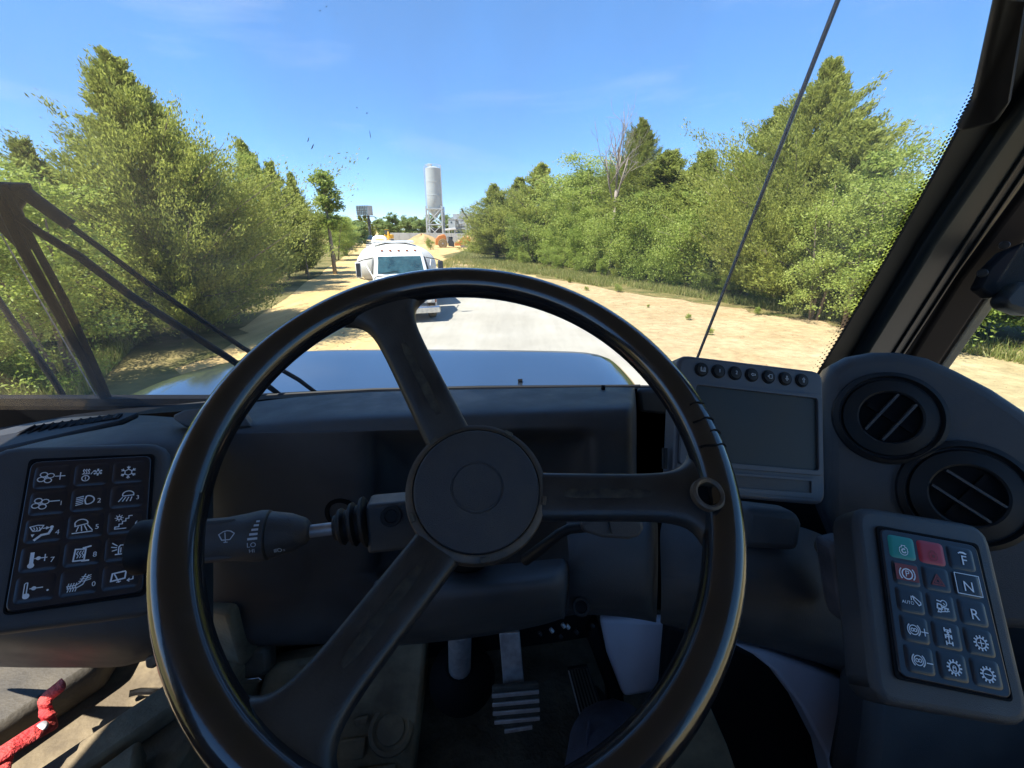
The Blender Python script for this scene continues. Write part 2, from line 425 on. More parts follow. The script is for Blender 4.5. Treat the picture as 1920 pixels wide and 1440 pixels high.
        p.line([(.42, .44), (.24, .44), (.24, .26), (.08, .26), (.08, .08), (-.1, .08), (-.1, -.1), (-.28, -.1), (-.28, -.28), (-.5, -.28), (-.5, -.42), (.12, -.42)], .06); p.text('6', .70, -.14, .42)
    elif k in ('temp+', 'temp-'):
        p.line([(-.34, .4), (-.34, -.28)], .2 if k == 'temp+' else .06); p.disc(-.34, -.36, .17)
        if k == 'temp-': p.line([(-.48, -.28), (-.48, .38), (-.42, .44), (-.34, .44)], .05)
        p.disc(-.02, .06, .12); p.line([(-.2, .06), (.4, .06)], .06)
        if k == 'temp+': p.line([(.3, -.14), (.3, .26)], .06); p.text('7', .68, -.14, .46)
        else: p.disc(.66, -.16, .06)
    elif k == 'mirror':
        p.line([(-.4, -.42), (.16, -.42), (.2, .3), (-.34, .34)], .09, True)
        for x in (-.22, -.08, .06): p.line([(x, -.24), (x + .06, -.1), (x - .04, .04), (x + .04, .2)], .05)
        p.line([(.06, .38), (.44, .46)], .1).line([(.06, -.46), (.40, -.46)], .1); p.text('8', .70, -.14, .46)
    elif k == 'beacon':
        p.line([(-.18, -.3), (-.18, .16), (-.1, .28), (.1, .28), (.18, .16), (.18, -.3)], .07).line([(-.34, -.32), (.34, -.32)], .07).line([(-.06, -.2), (-.06, .1)], .05)
        for s_ in (-1, 1):
            p.line([(s_ * .28, .26), (s_ * .54, .46)], .06).line([(s_ * .30, .14), (s_ * .58, .2)], .06).line([(s_ * .28, 0), (s_ * .52, -.06)], .06)
    elif k == 'seat':
        p.line([(.34, .5), (.1, .02), (-.1, -.12), (-.55, -.14)], .06).line([(.5, .42), (.24, -.12), (.0, -.26), (-.52, -.28)], .06)
        for i in range(4): p.line([(-.5 + .13 * i, -.48), (-.46 + .13 * i, -.34), (-.52 + .13 * i, -.2), (-.46 + .13 * i, .02)], .05)
        for i in range(3): p.line([(.02 + .07 * i, .1 + .13 * i), (.3 + .06 * i, .08 + .13 * i), (.62, .16 + .13 * i)], .05)
        p.text('0', .80, -.2, .42)
    elif k == 'rear':
        p.line([(-.46, -.2), (.28, -.1), (.32, .36), (-.4, .28)], .09, True).line([(-.28, .22), (-.02, -.32)], .07).line([(-.14, -.3), (.06, -.26)], .06)
        p.line([(.72, -.06), (.72, -.22), (.42, -.26)], .06).line([(.52, -.16), (.42, -.26), (.52, -.34)], .06)
    elif k == 'start': engine(0, -.12); p.arc(.02, -.2, .14, 60, 330, .09)
    elif k == 'stop': engine(0, -.12); p.disc(.02, -.2, .12)
    elif k == 'F': p.text('F', .1, -.12, 1.0); p.fill([(-.28, .42), (-.1, .54), (.16, .56), (.38, .44), (.30, .36), (.1, .42), (-.12, .42), (-.22, .36)])
    elif k == 'N': p.text('N', .0, -.12, 1.0)
    elif k == 'R': p.text('R', .0, -.1, 1.0)
    elif k == 'park':
        p.arc(0, 0, .36, wd=.09); p.text('P', 0, 0, .62)
        for a0 in (-40, 140): p.arc(0, 0, .54, a0, a0 + 80, .09)
    elif k == 'warn': p.line([(-.42, -.36), (.42, -.36), (0, .36)], .10, True).line([(-.2, -.22), (.2, -.22), (0, .12)], .08, True)
    elif k == 'tip':
        p.text('AUTO', -.26, -.12, .30); p.line([(.2, .34), (.62, .02), (.62, -.12), (.48, -.2), (.16, .16)], .07, True).line([(0, .1), (.0, .34), (.12, .34)], .06).fill([(.1, .44), (.1, .24), (.22, .36)])
    elif k == 'truck':
        p.line([(-.4, -.1), (-.34, .2), (-.1, .16), (-.06, -.14)], .09, True).line([(-.4, -.36), (.4, -.2)], .07).arc(-.24, -.26, .1, wd=.07, n=10).arc(.2, -.16, .1, wd=.07, n=10)
        p.arc(.1, .28, .2, -120, 160, .07).line([(-.34, .42), (-.14, .38)], .08).line([(0, 0), (.36, -.06)], .1).line([(.08, .28), (.16, .2)], .06)
    elif k == 'ret+': retard(-.16, 0); p.line([(.34, -.04), (.78, -.04)], .06).line([(.56, -.26), (.56, .18)], .06)
    elif k == 'ret-': retard(-.16, 0); p.line([(.38, -.06), (.74, -.06)], .06)
    elif k == 'axle':
        for y in (.42, .0, -.42):
            p.line([(-.2, y), (.2, y)], .07).line([(-.2, y - .1), (-.2, y + .1)], .09).line([(.2, y - .1), (.2, y + .1)], .09)
        p.line([(0, .42), (0, -.42)], .08).line([(-.12, .34), (.12, .08)], .06).line([(.12, .34), (-.12, .08)], .06)
    elif k == 'gear+': gear(0, 0); p.line([(-.2, 0), (.2, 0)], .06).line([(0, -.2), (0, .2)], .06)
    elif k == 'gear-': gear(0, 0); p.line([(-.2, .02), (.2, -.02)], .06)
    elif k == 'gearlock': gear(0, 0); p.line([(-.1, -.2), (.1, -.2), (.1, 0), (-.1, 0)], .06, True).arc(0, .02, .09, 0, 180, .05)
    elif k == 'info': p.line([(-.32, .4), (-.32, -.34), (.32, -.34), (.32, .4)], .07).text('i', 0, 0, .8); p.line([(-.46, .3), (-.46, -.46), (.46, -.46), (.46, .3)], .05)
    elif k in '12': p.text(k, 0, 0, .95)
    elif k == 'left': p.line([(-.45, 0), (-.1, .28), (-.1, .12), (.42, .12), (.42, -.12), (-.1, -.12), (-.1, -.28)], .07, True)
    elif k == 'exit': p.line([(-.15, .36), (.4, .36), (.4, -.36), (-.15, -.36)], .07, True).line([(-.52, 0), (-.3, .0)], .07).line([(-.42, .14), (-.28, 0), (-.42, -.14)], .06).line([(-.28, .2), (-.28, -.2)], .05)
    elif k == 'down': p.line([(0, -.45), (-.28, -.1), (-.12, -.1), (-.12, .42), (.12, .42), (.12, -.1), (.28, -.1)], .07, True)
    elif k == 'up': p.line([(0, .45), (-.28, .1), (-.12, .1), (-.12, -.42), (.12, -.42), (.12, .1), (.28, .1)], .07, True)
    elif k == 'wiper': p.line([(-.5, .12), (-.25, .3), (.0, .36), (.25, .3), (.5, .12), (.26, -.28), (-.26, -.28)], .07, True).line([(-.02, -.44), (-.12, .22)], .06).line([(-.12, -.44), (.1, -.44)], .06)
    return p

# ================================================================== THE PLACE OUTSIDE
SAND = mat('orange_sand', (0.47, 0.315, 0.130), 0.95, base2=(0.58, 0.420, 0.200), vscale=0.22, bump=1.0, bscale=5, detail=10, ramp=(0.3, 0.7), spec=0.1, fine=(1.6, .26), streak=True)
PALE = mat('pale_road', (0.33, 0.305, 0.255), 0.9, base2=(0.40, 0.375, 0.322), vscale=0.35, bump=0.3, bscale=8, detail=10, spec=0.1, fine=(1.4, .14), streak=True)
SAND2 = mat('buff_soil', (0.34, 0.240, 0.125), 0.95, base2=(0.46, 0.350, 0.205), vscale=0.5, bump=1.0, bscale=6.0, detail=12, ramp=(0.3, 0.7), spec=0.1, fine=(3.0, .30))
TURF = mat('verge_turf', (0.075, 0.085, 0.025), 0.95, base2=(0.26, 0.20, 0.085), vscale=0.7, bump=0.8, bscale=5, detail=10, spec=0.1)
WOODFLOOR = mat('wood_floor', (0.05, 0.045, 0.02), 0.95, base2=(0.09, 0.09, 0.03), vscale=1.2, bump=0.8, bscale=5, detail=8, spec=0.1)
def sheet(name, pts, z, m, cut=1):
    """flat polygon as a subdivided sheet with a little unevenness"""
    bm = bmesh.new(); bm.faces.new([bm.verts.new((x, y, z)) for x, y in pts])
    bmesh.ops.triangulate(bm, faces=bm.faces)
    me = bpy.data.meshes.new(name); bm.to_mesh(me); bm.free(); me.materials.append(m)
    o = bpy.data.objects.new(name, me); COL.objects.link(o)
    return struct(o)
def ribbon(name, left, right, z, m, seg=10, jag=0.0):
    """a strip between two polylines with ragged edges"""
    def samp(pl):
        out = []
        for (a, b) in zip(pl, pl[1:]):
            for k in range(seg): t = k / seg; out.append((a[0] + (b[0] - a[0]) * t, a[1] + (b[1] - a[1]) * t))
        return out + [pl[-1]]
    l, r = samp(left), samp(right); mb = MB(); rows = []
    for p, q in zip(l, r):
        rows.append([V((p[0] + random.uniform(-jag, jag), p[1], z)), V(((p[0] * 2 + q[0]) / 3, (p[1] * 2 + q[1]) / 3, z)), V(((p[0] + q[0] * 2) / 3, (p[1] + q[1] * 2) / 3, z)), V((q[0] + random.uniform(-jag, jag), q[1], z))])
    o = mb.grid(rows).build(name, m, smooth=False)
    return struct(o)
def g2(px, py): p = PG(px, py); return (p.x, p.y)
sheet('ground', [(-1500, -1500), (1500, -1500), (1500, 1500), (-1500, 1500)], 0, SAND)
# pale hard road, bearing left into the distance
ribbon('road', [(-1.9, -14), (-1.9, 6), g2(760, 640), g2(775, 615), g2(705, 510), g2(688, 470), g2(686, 452)],
       [(5.2, -14), (5.0, 6), g2(1150, 648), g2(1010, 560), g2(815, 500), g2(745, 468), g2(712, 452)], 0.008, PALE, 8, 0.12)
# buff soil to the right of the road, then verge
ribbon('soil_shoulder', [(5.2, -14), (5.0, 6), g2(1150, 648), g2(1010, 560), g2(880, 515), g2(830, 490)],
       [(30, -14), (26, 6), g2(1740, 620), g2(1240, 548), g2(1010, 520), g2(850, 492)], 0.004, SAND2, 8, 0.2)
ribbon('grass_verge', [(24, -14), (20, 4), g2(1580, 612), g2(1180, 548), g2(1000, 517), g2(868, 494), g2(830, 480)],
       [(60, -14), (60, 20), (50, 40), g2(1500, 500), g2(1150, 480), g2(1000, 470), g2(900, 462)], 0.012, TURF, 10, 0.5)
ribbon('left_verge', [(-60, -14), (-60, 10), (-60, 30), (-60, 60), (-60, 80), (-55, 100)],
       [(-6.4, -14), (-6.6, 4), g2(330, 705), g2(470, 612), g2(612, 508), g2(668, 455)], 0.012, TURF, 10, 0.35)

# ------------------------------------------------------------------ foliage
BARK = mat('grey_bark', (0.20, 0.16, 0.12), 0.9, var=0.35, vscale=20, bump=0.5, bscale=60)
DEADBARK = mat('dead_wood', (0.30, 0.25, 0.21), 0.9, var=0.25, vscale=20, bump=0.4, bscale=60)
CEDAR = leaf_mat('cedar_leaf', (0.175, 0.205, 0.046), (0.300, 0.340, 0.070), (0.440, 0.470, 0.115), 0.50)
LEAFY = leaf_mat('broad_leaf', (0.205, 0.275, 0.050), (0.345, 0.425, 0.088), (0.480, 0.540, 0.145), 0.52)
BRIGHT = leaf_mat('bright_leaf', (0.210, 0.285, 0.045), (0.340, 0.420, 0.080), (0.460, 0.520, 0.130), 0.50)
FARLEAF = leaf_mat('far_leaf_haze', (0.150, 0.215, 0.070), (0.230, 0.310, 0.100), (0.330, 0.400, 0.140), 0.42)  # lightened to put distance haze into the leaf colour
GRASSM = leaf_mat('grass_blade', (0.14, 0.18, 0.04), (0.25, 0.28, 0.07), (0.48, 0.42, 0.18), 0.40)
def leaf_mesh(name, cen, dirs, ln, wd, m, fold=0.25):
    """one bent rhombus (two triangles) per leaf"""
    n = len(cen); dirs = dirs / np.linalg.norm(dirs, axis=1)[:, None]
    rv = RNG.normal(size=(n, 3)); side = np.cross(dirs, rv); side /= np.linalg.norm(side, axis=1)[:, None]
    nor = np.cross(dirs, side)
    ln = np.asarray(ln)[:, None] if np.ndim(ln) else ln; wd = np.asarray(wd)[:, None] if np.ndim(wd) else wd
    P = np.empty((n, 4, 3), np.float32)
    P[:, 0] = cen - dirs * ln * 0.5
    P[:, 1] = cen + side * wd * 0.5 + nor * wd * fold
    P[:, 2] = cen + dirs * ln * 0.5
    P[:, 3] = cen - side * wd * 0.5 + nor * wd * fold
    me = bpy.data.meshes.new(name); me.vertices.add(n * 4); me.vertices.foreach_set('co', P.ravel())
    me.loops.add(n * 4); me.loops.foreach_set('vertex_index', np.arange(n * 4, dtype=np.int32))
    me.polygons.add(n); me.polygons.foreach_set('loop_start', np.arange(0, n * 4, 4, dtype=np.int32))
    try: me.polygons.foreach_set('loop_total', np.full(n, 4, np.int32))
    except Exception: pass
    me.materials.append(m); me.update(calc_edges=True); me.validate()
    return me
def limb_mesh(name, limbs, m, seg=6):
    mb = MB()
    for pts, rad in limbs: mb.tube(pts, rad, seg)
    me = bpy.data.meshes.new(name); me.from_pydata(mb.v, [], mb.f); me.materials.append(m); me.update()
    me.polygons.foreach_set('use_smooth', [True] * len(me.polygons))
    return me
def cedar_proto(seed, h=8.0, base_r=2.1, nb=300, tufts=9, per=13, leaders=2, leaf=0.15, skirt=0.04, m=None, power=0.85):
    """red cedar: ascending branches with feathery sprays, ragged cone, more than one leader"""
    rg = np.random.default_rng(seed); cs = []; ds = []; limbs = []
    tops = [(0, 0, h)] + [(rg.uniform(-.16, .16) * h * .5, rg.uniform(-.1, .1) * h * .5, h * rg.uniform(.84, .95)) for _ in range(leaders - 1)]
    limbs.append(([(0, 0, -.3), (0.05, 0, h * .35), (0, .05, h * .7), (0, 0, h)], [h * .018, h * .014, h * .008, .01]))
    lean = rg.uniform(0, 6.28)
    for i in range(nb):
        tp = tops[0] if rg.random() < .65 else tops[rg.integers(len(tops))]
        t = skirt + (1 - skirt) * (1 - (1 - rg.random()) ** 0.62) if i > nb * .12 else rg.uniform(.78, .98)
        t = min(t, .985)
        z = t * tp[2]; ax, ay = tp[0] * t, tp[1] * t
        az = rg.uniform(0, 2 * math.pi)
        prof = min(base_r * .92, base_r * 1.75 * (1 - t) ** (power + .40)) * (0.70 + 0.30 * min(1, t * 6)) * (1 + .22 * math.sin(az * 2 + lean + t * 7) + .12 * math.sin(az * 5 + t * 19))
        ln = max(.10, prof * rg.uniform(.55, 1.15) * (1.25 if rg.random() < .15 else 1)) + .05
        up = rg.uniform(.10, .55) + t * .35
        d = np.array([math.cos(az), math.sin(az), up * .6]); d /= np.linalg.norm(d)
        for k in range(tufts):
            q = 0.28 + 0.75 * (k + rg.random()) / tufts
            c = np.array([ax, ay, z]) + d * ln * q + np.array([0, 0, .10 * ln * q * q])
            sp = .05 + .15 * ln * .4 * (1.2 - q)
            n = per; c3 = c + rg.normal(size=(n, 3)) * np.array([sp, sp, sp * .8])
            c3 = c3 + (d * .10 + np.array([0, 0, .12])) * np.minimum(rg.exponential(.5, (n, 1)), 1.3) * (.8 + ln * .22)
            cs.append(c3); ds.append(d * .9 + np.array([0, 0, .70]) + rg.normal(size=(n, 3)) * .50)
        if ln > base_r * .45 and rg.random() < .35:
            o = np.array([ax, ay, z]); limbs.append(([o, o + d * ln * .5, o + d * ln * .9 + np.array([0, 0, .15 * ln])], [.03, .018, .006]))
    c = np.concatenate(cs); d = np.concatenate(ds); n = len(c)
    keep = c[:, 2] > .03; c = c[keep]; d = d[keep]; n = len(c)
    return leaf_mesh('cedar_crown', c, d, rg.uniform(.7, 1.5, n) * leaf, rg.uniform(.7, 1.3, n) * leaf * .36, m or CEDAR, .3), limb_mesh('cedar_trunk', limbs, BARK)
def broad_proto(seed, h=6.0, r=1.8, stems=5, clumps=150, per=110, leaf=0.11, m=None, low=.08, sparse=0.0, shape='round', trunkm=None):
    """broadleaf tree or sapling: leaning stems, forked limbs, leaves in clumps with gaps"""
    rg = np.random.default_rng(seed); limbs = []; tips = []
    for s in range(stems):
        a = rg.uniform(0, 6.28); rr = r * (.15 if stems == 1 else rg.uniform(.2, .75)); hh = h * rg.uniform(.72, 1.0)
        x, y = rr * math.cos(a), rr * math.sin(a)
        pts = [np.array([x * .15, y * .15, -.2]), np.array([x * .45, y * .45, hh * .35]), np.array([x * .75, y * .75, hh * .7]), np.array([x, y, hh * .97])]
        r0 = .012 * h * (1.3 if stems == 1 else .8); limbs.append((pts, [r0, r0 * .75, r0 * .45, .008]))
        for b in range(7 if stems > 1 else 26):
            t = rg.uniform(max(.25, low), .96); i = min(2, int(t * 3)); f = t * 3 - i; o = pts[i] * (1 - f) + pts[i + 1] * f
            az = rg.uniform(0, 6.28)
            ln = r * rg.uniform(.35, .85) * ((1.15 - t) if shape != 'round' else math.sqrt(max(.1, 1 - (2 * t - 1.15) ** 2)))
            d = np.array([math.cos(az), math.sin(az), rg.uniform(.2, .9)]); e = o + d * ln; mid = o + d * ln * .5 + np.array([0, 0, .04 * ln])
            limbs.append(([o, mid, e], [r0 * .35, r0 * .2, .005])); tips += [e, mid * .5 + e * .5, mid]
        tips.append(pts[3]); tips.append(pts[2] * .4 + pts[3] * .6)
    tips = np.array(tips); cs = []; ds = []
    for k in range(clumps):
        if rg.random() < .70 or shape == 'sap':
            c0 = tips[rg.integers(len(tips))] + rg.normal(size=3) * .12 * r
        else:
            a = rg.uniform(0, 6.28); q = r * rg.uniform(.35, 1.0); z = rg.uniform(low, .8) * h
            prof = math.sqrt(max(.05, 1 - ((z / h - .42) / .6) ** 2)); c0 = np.array([q * prof * math.cos(a), q * prof * math.sin(a), z])
        n = int(per * rg.uniform(.5, 1.4)); sp = r * rg.uniform(.07, .15)
        c = c0 + rg.normal(size=(n, 3)) * np.array([sp, sp, sp * .75]); cs.append(c)
        o = c - c0; ds.append(o / (np.linalg.norm(o, axis=1)[:, None] + 1e-6) + rg.normal(size=(n, 3)) * .7 + np.array([0, 0, -.15]))
    c = np.concatenate(cs); d = np.concatenate(ds); keep = c[:, 2] > .04; c = c[keep]; d = d[keep]; n = len(c)
    return leaf_mesh('leaf_crown', c, d, rg.uniform(.7, 1.35, n) * leaf, rg.uniform(.7, 1.3, n) * leaf * .62, m or LEAFY, .18), limb_mesh('leaf_trunk', limbs, trunkm or BARK)
def bare_proto(seed, h=8.0):
    rg = np.random.default_rng(seed); limbs = []
    def grow(o, d, ln, r, dep):
        d = d / np.linalg.norm(d); m1 = o + d * ln * .5 + rg.normal(size=3) * ln * .04; e = o + d * ln + rg.normal(size=3) * ln * .06
        limbs.append(([o, m1, e], [r, r * .8, r * .55]))
        if dep == 0: return
        for k in range(rg.integers(2, 4)):
            t = rg.uniform(.45, 1.0); p = o + (e - o) * t
            dd = d * .95 + rg.normal(size=3) * .42 + np.array([0, 0, .25]); grow(p, dd, ln * rg.uniform(.5, .72), r * .48, dep - 1)
    trunk = [np.array([0, 0, -.2]), np.array([.05, 0, h * .25]), np.array([-.02, .05, h * .5])]
    limbs.append((trunk, [h * .017, h * .014, h * .011]))
    for k in range(5): grow(trunk[2] * (1 - .12 * k) + trunk[1] * .12 * k, np.array([rg.uniform(-.5, .5), rg.uniform(-.4, .4), 1.0]), h * rg.uniform(.22, .32), h * .007, 4)
    return limb_mesh('bare_branches', limbs[1:], DEADBARK, 5), limb_mesh('bare_trunk', limbs[:1], DEADBARK, 8)
PROTO = {
    'cedar_big': [cedar_proto(21, 8.4, 3.9, 900, 14, 18, 3, .105, power=.85), cedar_proto(22, 9.0, 3.8, 800, 14, 18, 4, .12, power=.8)],
    'cedar': [cedar_proto(3, 6.0, 2.2, 380, 10, 14, 2, .12), cedar_proto(4, 6.0, 2.5, 380, 10, 14, 3, .12), cedar_proto(5, 6.0, 2.0, 340, 10, 14, 1, .12)],
    'shrub': [broad_proto(6, 3.0, 1.5, 6, 170, 85, .085), broad_proto(7, 3.0, 1.35, 5, 150, 85, .085, BRIGHT), broad_proto(8, 3.0, 1.7, 7, 180, 85, .08), cedar_proto(9, 3.0, 1.25, 200, 7, 12, 2, .10)],
    'broad': [broad_proto(12, 6.0, 1.7, 5, 240, 105, .085), broad_proto(13, 6.0, 1.8, 4, 230, 105, .085, BRIGHT), broad_proto(14, 6.0, 1.5, 6, 220, 105, .085)],
    'sapling': [broad_proto(15, 6.0, 1.15, 1, 75, 70, .13, LEAFY, .45, 0, 'sap', DEADBARK), broad_proto(16, 6.0, .9, 1, 60, 70, .13, LEAFY, .3, 0, 'sap')],
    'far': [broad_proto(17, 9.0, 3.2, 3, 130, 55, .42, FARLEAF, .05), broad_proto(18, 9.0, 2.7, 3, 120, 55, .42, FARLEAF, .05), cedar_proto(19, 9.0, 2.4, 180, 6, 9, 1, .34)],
    'bare': [bare_proto(20, 8.0)],
}
PH = {'cedar_big': (8.4, 9.0), 'cedar': (6, 6, 6), 'shrub': (3, 3, 3, 3), 'broad': (6, 6, 6), 'sapling': (6, 6), 'far': (9, 9, 9), 'bare': (8,)}
def tree(kind, i, name, label, cat, loc, h, wide=1.0, group=None):
    i %= len(PROTO[kind]); cr, tr = PROTO[kind][i]
    s = h / PH[kind][i]
    o = thing(name, label, cat, loc, group); o.rotation_euler = (random.uniform(-.03, .03), random.uniform(-.03, .03), random.uniform(0, 6.28)); o.scale = (s * wide, s * wide, s)
    for nm, me in (('crown' if kind != 'bare' else 'branches', cr), ('trunk', tr)):
        c = bpy.data.objects.new(nm, me); COL.objects.link(c); c.parent = o
    return o
def tree_px(kind, i, name, label, cat, px, top, d, wide=1.0, group=None):
    """a tree whose tip shows at (px, top), standing on the ground d metres away"""
    p = AT(px, top, d); return tree(kind, i, name, label, cat, (p.x, p.y, 0), p.z, wide, group)
# right-hand wood: distances grow from the near right to the far left end of the tree line
for kind, i, name, label, px, top, d, wd in [
    ('cedar_big', 1, 'cedar_tree', 'tallest dark cedar on the right, its tip behind the whip antenna', 1548, 112, 23.5, 1.0),
    ('cedar', 1, 'cedar_tree', 'broad cedar shoulder left of the tallest cedar on the right', 1470, 205, 26.0, 1.25),
    ('cedar', 0, 'cedar_tree', 'shorter cedar just right of the tallest right-hand cedar', 1625, 232, 21.5, 1.3),
    ('sapling', 1, 'sapling_tree', 'thin leafy sapling poking above the right treeline near the pillar', 1697, 196, 18.5, 1.1),
    ('broad', 0, 'broadleaf_tree', 'leafy tree beside the dotted edge of the windshield', 1755, 262, 18.0, 1.0),
    ('broad', 2, 'broadleaf_tree', 'leafy tree behind the black right pillar', 1830, 250, 17.0, 1.3),
    ('broad', 2, 'broadleaf_tree', 'yellow-green tree in front of the tallest right cedar', 1600, 300, 19.5, .95),
    ('broad', 0, 'broadleaf_tree', 'round leafy tree left of the antenna in the right wood', 1400, 285, 28.0, 1.4),
    ('cedar', 2, 'cedar_tree', 'pale cedar tip between antenna and dead tree', 1330, 288, 32.0, 1.3),
    ('cedar', 0, 'cedar_tree', 'rounded cedar immediately right of the dead tree', 1262, 286, 34.0, 1.5),
    ('cedar_big', 0, 'cedar_tree', 'dark narrow cedar right behind the bare dead tree', 1200, 222, 37.0, .75),
    ('broad', 2, 'broadleaf_tree', 'leafy tree immediately left of the dead tree', 1135, 292, 39.0, 1.2),
    ('broad', 0, 'broadleaf_tree', 'tall leafy tree two crowns left of the dead tree', 1085, 290, 42.0, 1.15),
    ('cedar', 1, 'cedar_tree', 'pointed cedar in the left half of the right wood', 1015, 308, 48.0, 1.2),
    ('cedar', 2, 'cedar_tree', 'small cedar second from the far end of the right wood', 972, 336, 52.0, 1.3),
    ('cedar', 0, 'cedar_tree', 'conical cedar at the far left end of the right wood', 930, 348, 50.0, 1.2)]:
    tree_px(kind, i, name, label, 'tree', px, top, d, wd * (1.22 if px < 1450 and kind != 'cedar_big' else 1))
tree_px('bare', 0, 'dead_tree', 'bare dead grey tree rising above the right-hand wood', 'tree', 1168, 166, 31.5, .8)
# left-hand wood
for kind, i, name, label, px, top, d, wd in [
    ('cedar_big', 0, 'cedar_tree', 'huge ragged cedar towering over the left side of the road', 205, 98, 16.5, 1.0),
    ('cedar', 1, 'cedar_tree', 'second cedar top crowded against the right flank of the huge left cedar', 300, 215, 19.0, .85),
    ('cedar', 2, 'cedar_tree', 'small cedar peeking over the wiper hinge at far left', 50, 268, 17.0, 1.0),
    ('broad', 1, 'broadleaf_tree', 'light green leafy tree at the far left edge', -30, 300, 13.0, 1.2),
    ('broad', 0, 'broadleaf_tree', 'light leafy tree just right of the huge left cedar', 388, 262, 27.0, .9),
    ('cedar', 0, 'cedar_tree', 'pointed dark cedar in the middle of the left wood', 455, 268, 30.0, .75),
    ('cedar', 1, 'cedar_tree', 'shorter cedar right of the pointed dark left cedar', 505, 306, 34.0, .8),
    ('cedar', 2, 'cedar_tree', 'grey-green cedar at the right end of the left wood', 545, 326, 37.0, .75),
    ('sapling', 0, 'sapling_tree', 'slender leafy tree with pale bare trunk beside the sandy road', 600, 302, 36.0, 1.3),
    ('broad', 2, 'broadleaf_tree', 'leafy tree behind the slender pale-trunked tree', 555, 365, 42.0, .9),
    ('broad', 0, 'broadleaf_tree', 'rounded roadside tree nearest the debris heap', 640, 402, 62.0, 1.5),
    ('broad', 1, 'broadleaf_tree', 'bright rounded tree left of the billboard', 618, 392, 52.0, 1.3)]:
    tree_px(kind, i, name, label, 'tree', px, top, d, wd)
# understorey: front ranks of both woods, lines on the ground that the picture shows
def along(pl, t):
    n = len(pl) - 1; k = min(int(t * n), n - 1); f = t * n - k
    return pl[k][0] + (pl[k + 1][0] - pl[k][0]) * f, pl[k][1] + (pl[k + 1][1] - pl[k][1]) * f
RL = [(16.5, 2.0), g2(1700, 628), g2(1590, 604), g2(1400, 570), g2(1200, 538), g2(1060, 514), g2(930, 488)]
LL = [(-9.2, 3.0), g2(60, 760), g2(195, 650), g2(300, 590), g2(420, 535), g2(515, 500), g2(590, 478)]
LL = [(x - (1.0 if k else 0), y) for k, (x, y) in enumerate(LL)]
RB = 'leafy understorey shrubs packed along the front of the right wood'; LB = 'leafy understorey shrubs packed along the front of the left wood'
for side, pl, lab in ((1, RL, RB), (-1, LL, LB)):
    for rank, (n, off, h0, h1) in enumerate([(30, .8, 1.3, 2.2), (28, 2.0, 2.4, 3.6), (22, 3.6, 3.2, 5.0)]):
        for k in range(n):
            t = (k + random.uniform(.1, .9)) / n; t = t ** 1.0
            x, y = along(pl, t); dn = V((side * 1.0, .25)).normalized()
            x += dn.x * (off + random.uniform(-.4, .6)); y += dn.y * (off + random.uniform(-.4, .6))
            h = random.uniform(h0, h1) * (1.2 if side > 0 and rank > 0 else .85); kk = random.choice([0, 0, 1, 2, 3]) if rank < 2 else random.choice([0, 1, 2])
            zone = ['nearest the cab', 'level with the hood', 'just beyond the hood', 'halfway to the tanker', 'abreast of the tanker', 'beyond the tanker', 'at the far end'][min(6, int(t * 7))]
            sd = 'right' if side > 0 else 'left'
            if rank < 2:
                look = ['green leafy shrub', 'yellow-green leafy shrub', 'spreading leafy shrub', 'young cedar bush'][kk]
                tree('shrub', kk, 'shrub' if kk < 3 else 'cedar_bush', look + (' at the foot' if rank == 0 else ' in the second row') + ' of the %s wood, ' % sd + zone, 'shrub', (x, y, 0), h, random.uniform(.8, 1.15), 'shrubs along the front of the %s wood' % sd)
            else:
                kn = random.choice(['broad', 'cedar']); tree(kn, kk, 'young_tree' if kn == 'broad' else 'cedar_tree', ('young leafy tree' if kn == 'broad' else 'young cedar') + ' rising behind the shrubs of the %s wood, ' % sd + zone, 'tree', (x, y, 0), h, random.uniform(1.0, 1.3), 'young trees behind the shrubs of the %s wood' % sd)
# the far wood behind the plant: single trees, low, haze mixed into the broadleaf colour
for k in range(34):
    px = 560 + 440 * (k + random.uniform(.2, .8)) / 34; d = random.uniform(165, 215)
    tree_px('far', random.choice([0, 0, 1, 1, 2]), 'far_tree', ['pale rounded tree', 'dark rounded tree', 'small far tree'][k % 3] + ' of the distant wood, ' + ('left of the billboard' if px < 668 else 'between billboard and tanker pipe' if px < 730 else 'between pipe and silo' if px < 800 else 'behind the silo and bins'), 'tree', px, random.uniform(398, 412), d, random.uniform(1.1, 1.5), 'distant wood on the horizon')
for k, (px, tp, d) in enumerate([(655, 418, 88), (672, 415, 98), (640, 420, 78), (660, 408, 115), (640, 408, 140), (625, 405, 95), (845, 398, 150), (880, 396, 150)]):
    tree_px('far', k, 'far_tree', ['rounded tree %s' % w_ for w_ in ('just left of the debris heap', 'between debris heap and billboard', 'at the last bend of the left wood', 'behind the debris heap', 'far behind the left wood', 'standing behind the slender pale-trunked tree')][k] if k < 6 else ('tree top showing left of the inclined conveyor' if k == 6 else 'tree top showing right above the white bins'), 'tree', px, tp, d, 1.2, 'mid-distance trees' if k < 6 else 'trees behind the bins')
# low bush beside the road roller, weeds on the soil
for k, (px, py, h) in enumerate([(808, 468, 1.7), (895, 474, 1.3)]):
    p = PG(px, py); tree('shrub', k + 2, 'bush', ['small green bush growing left of the orange road roller', 'low bush growing right of the orange road roller'][k], 'bush', (p.x, p.y, 0), h, .8)

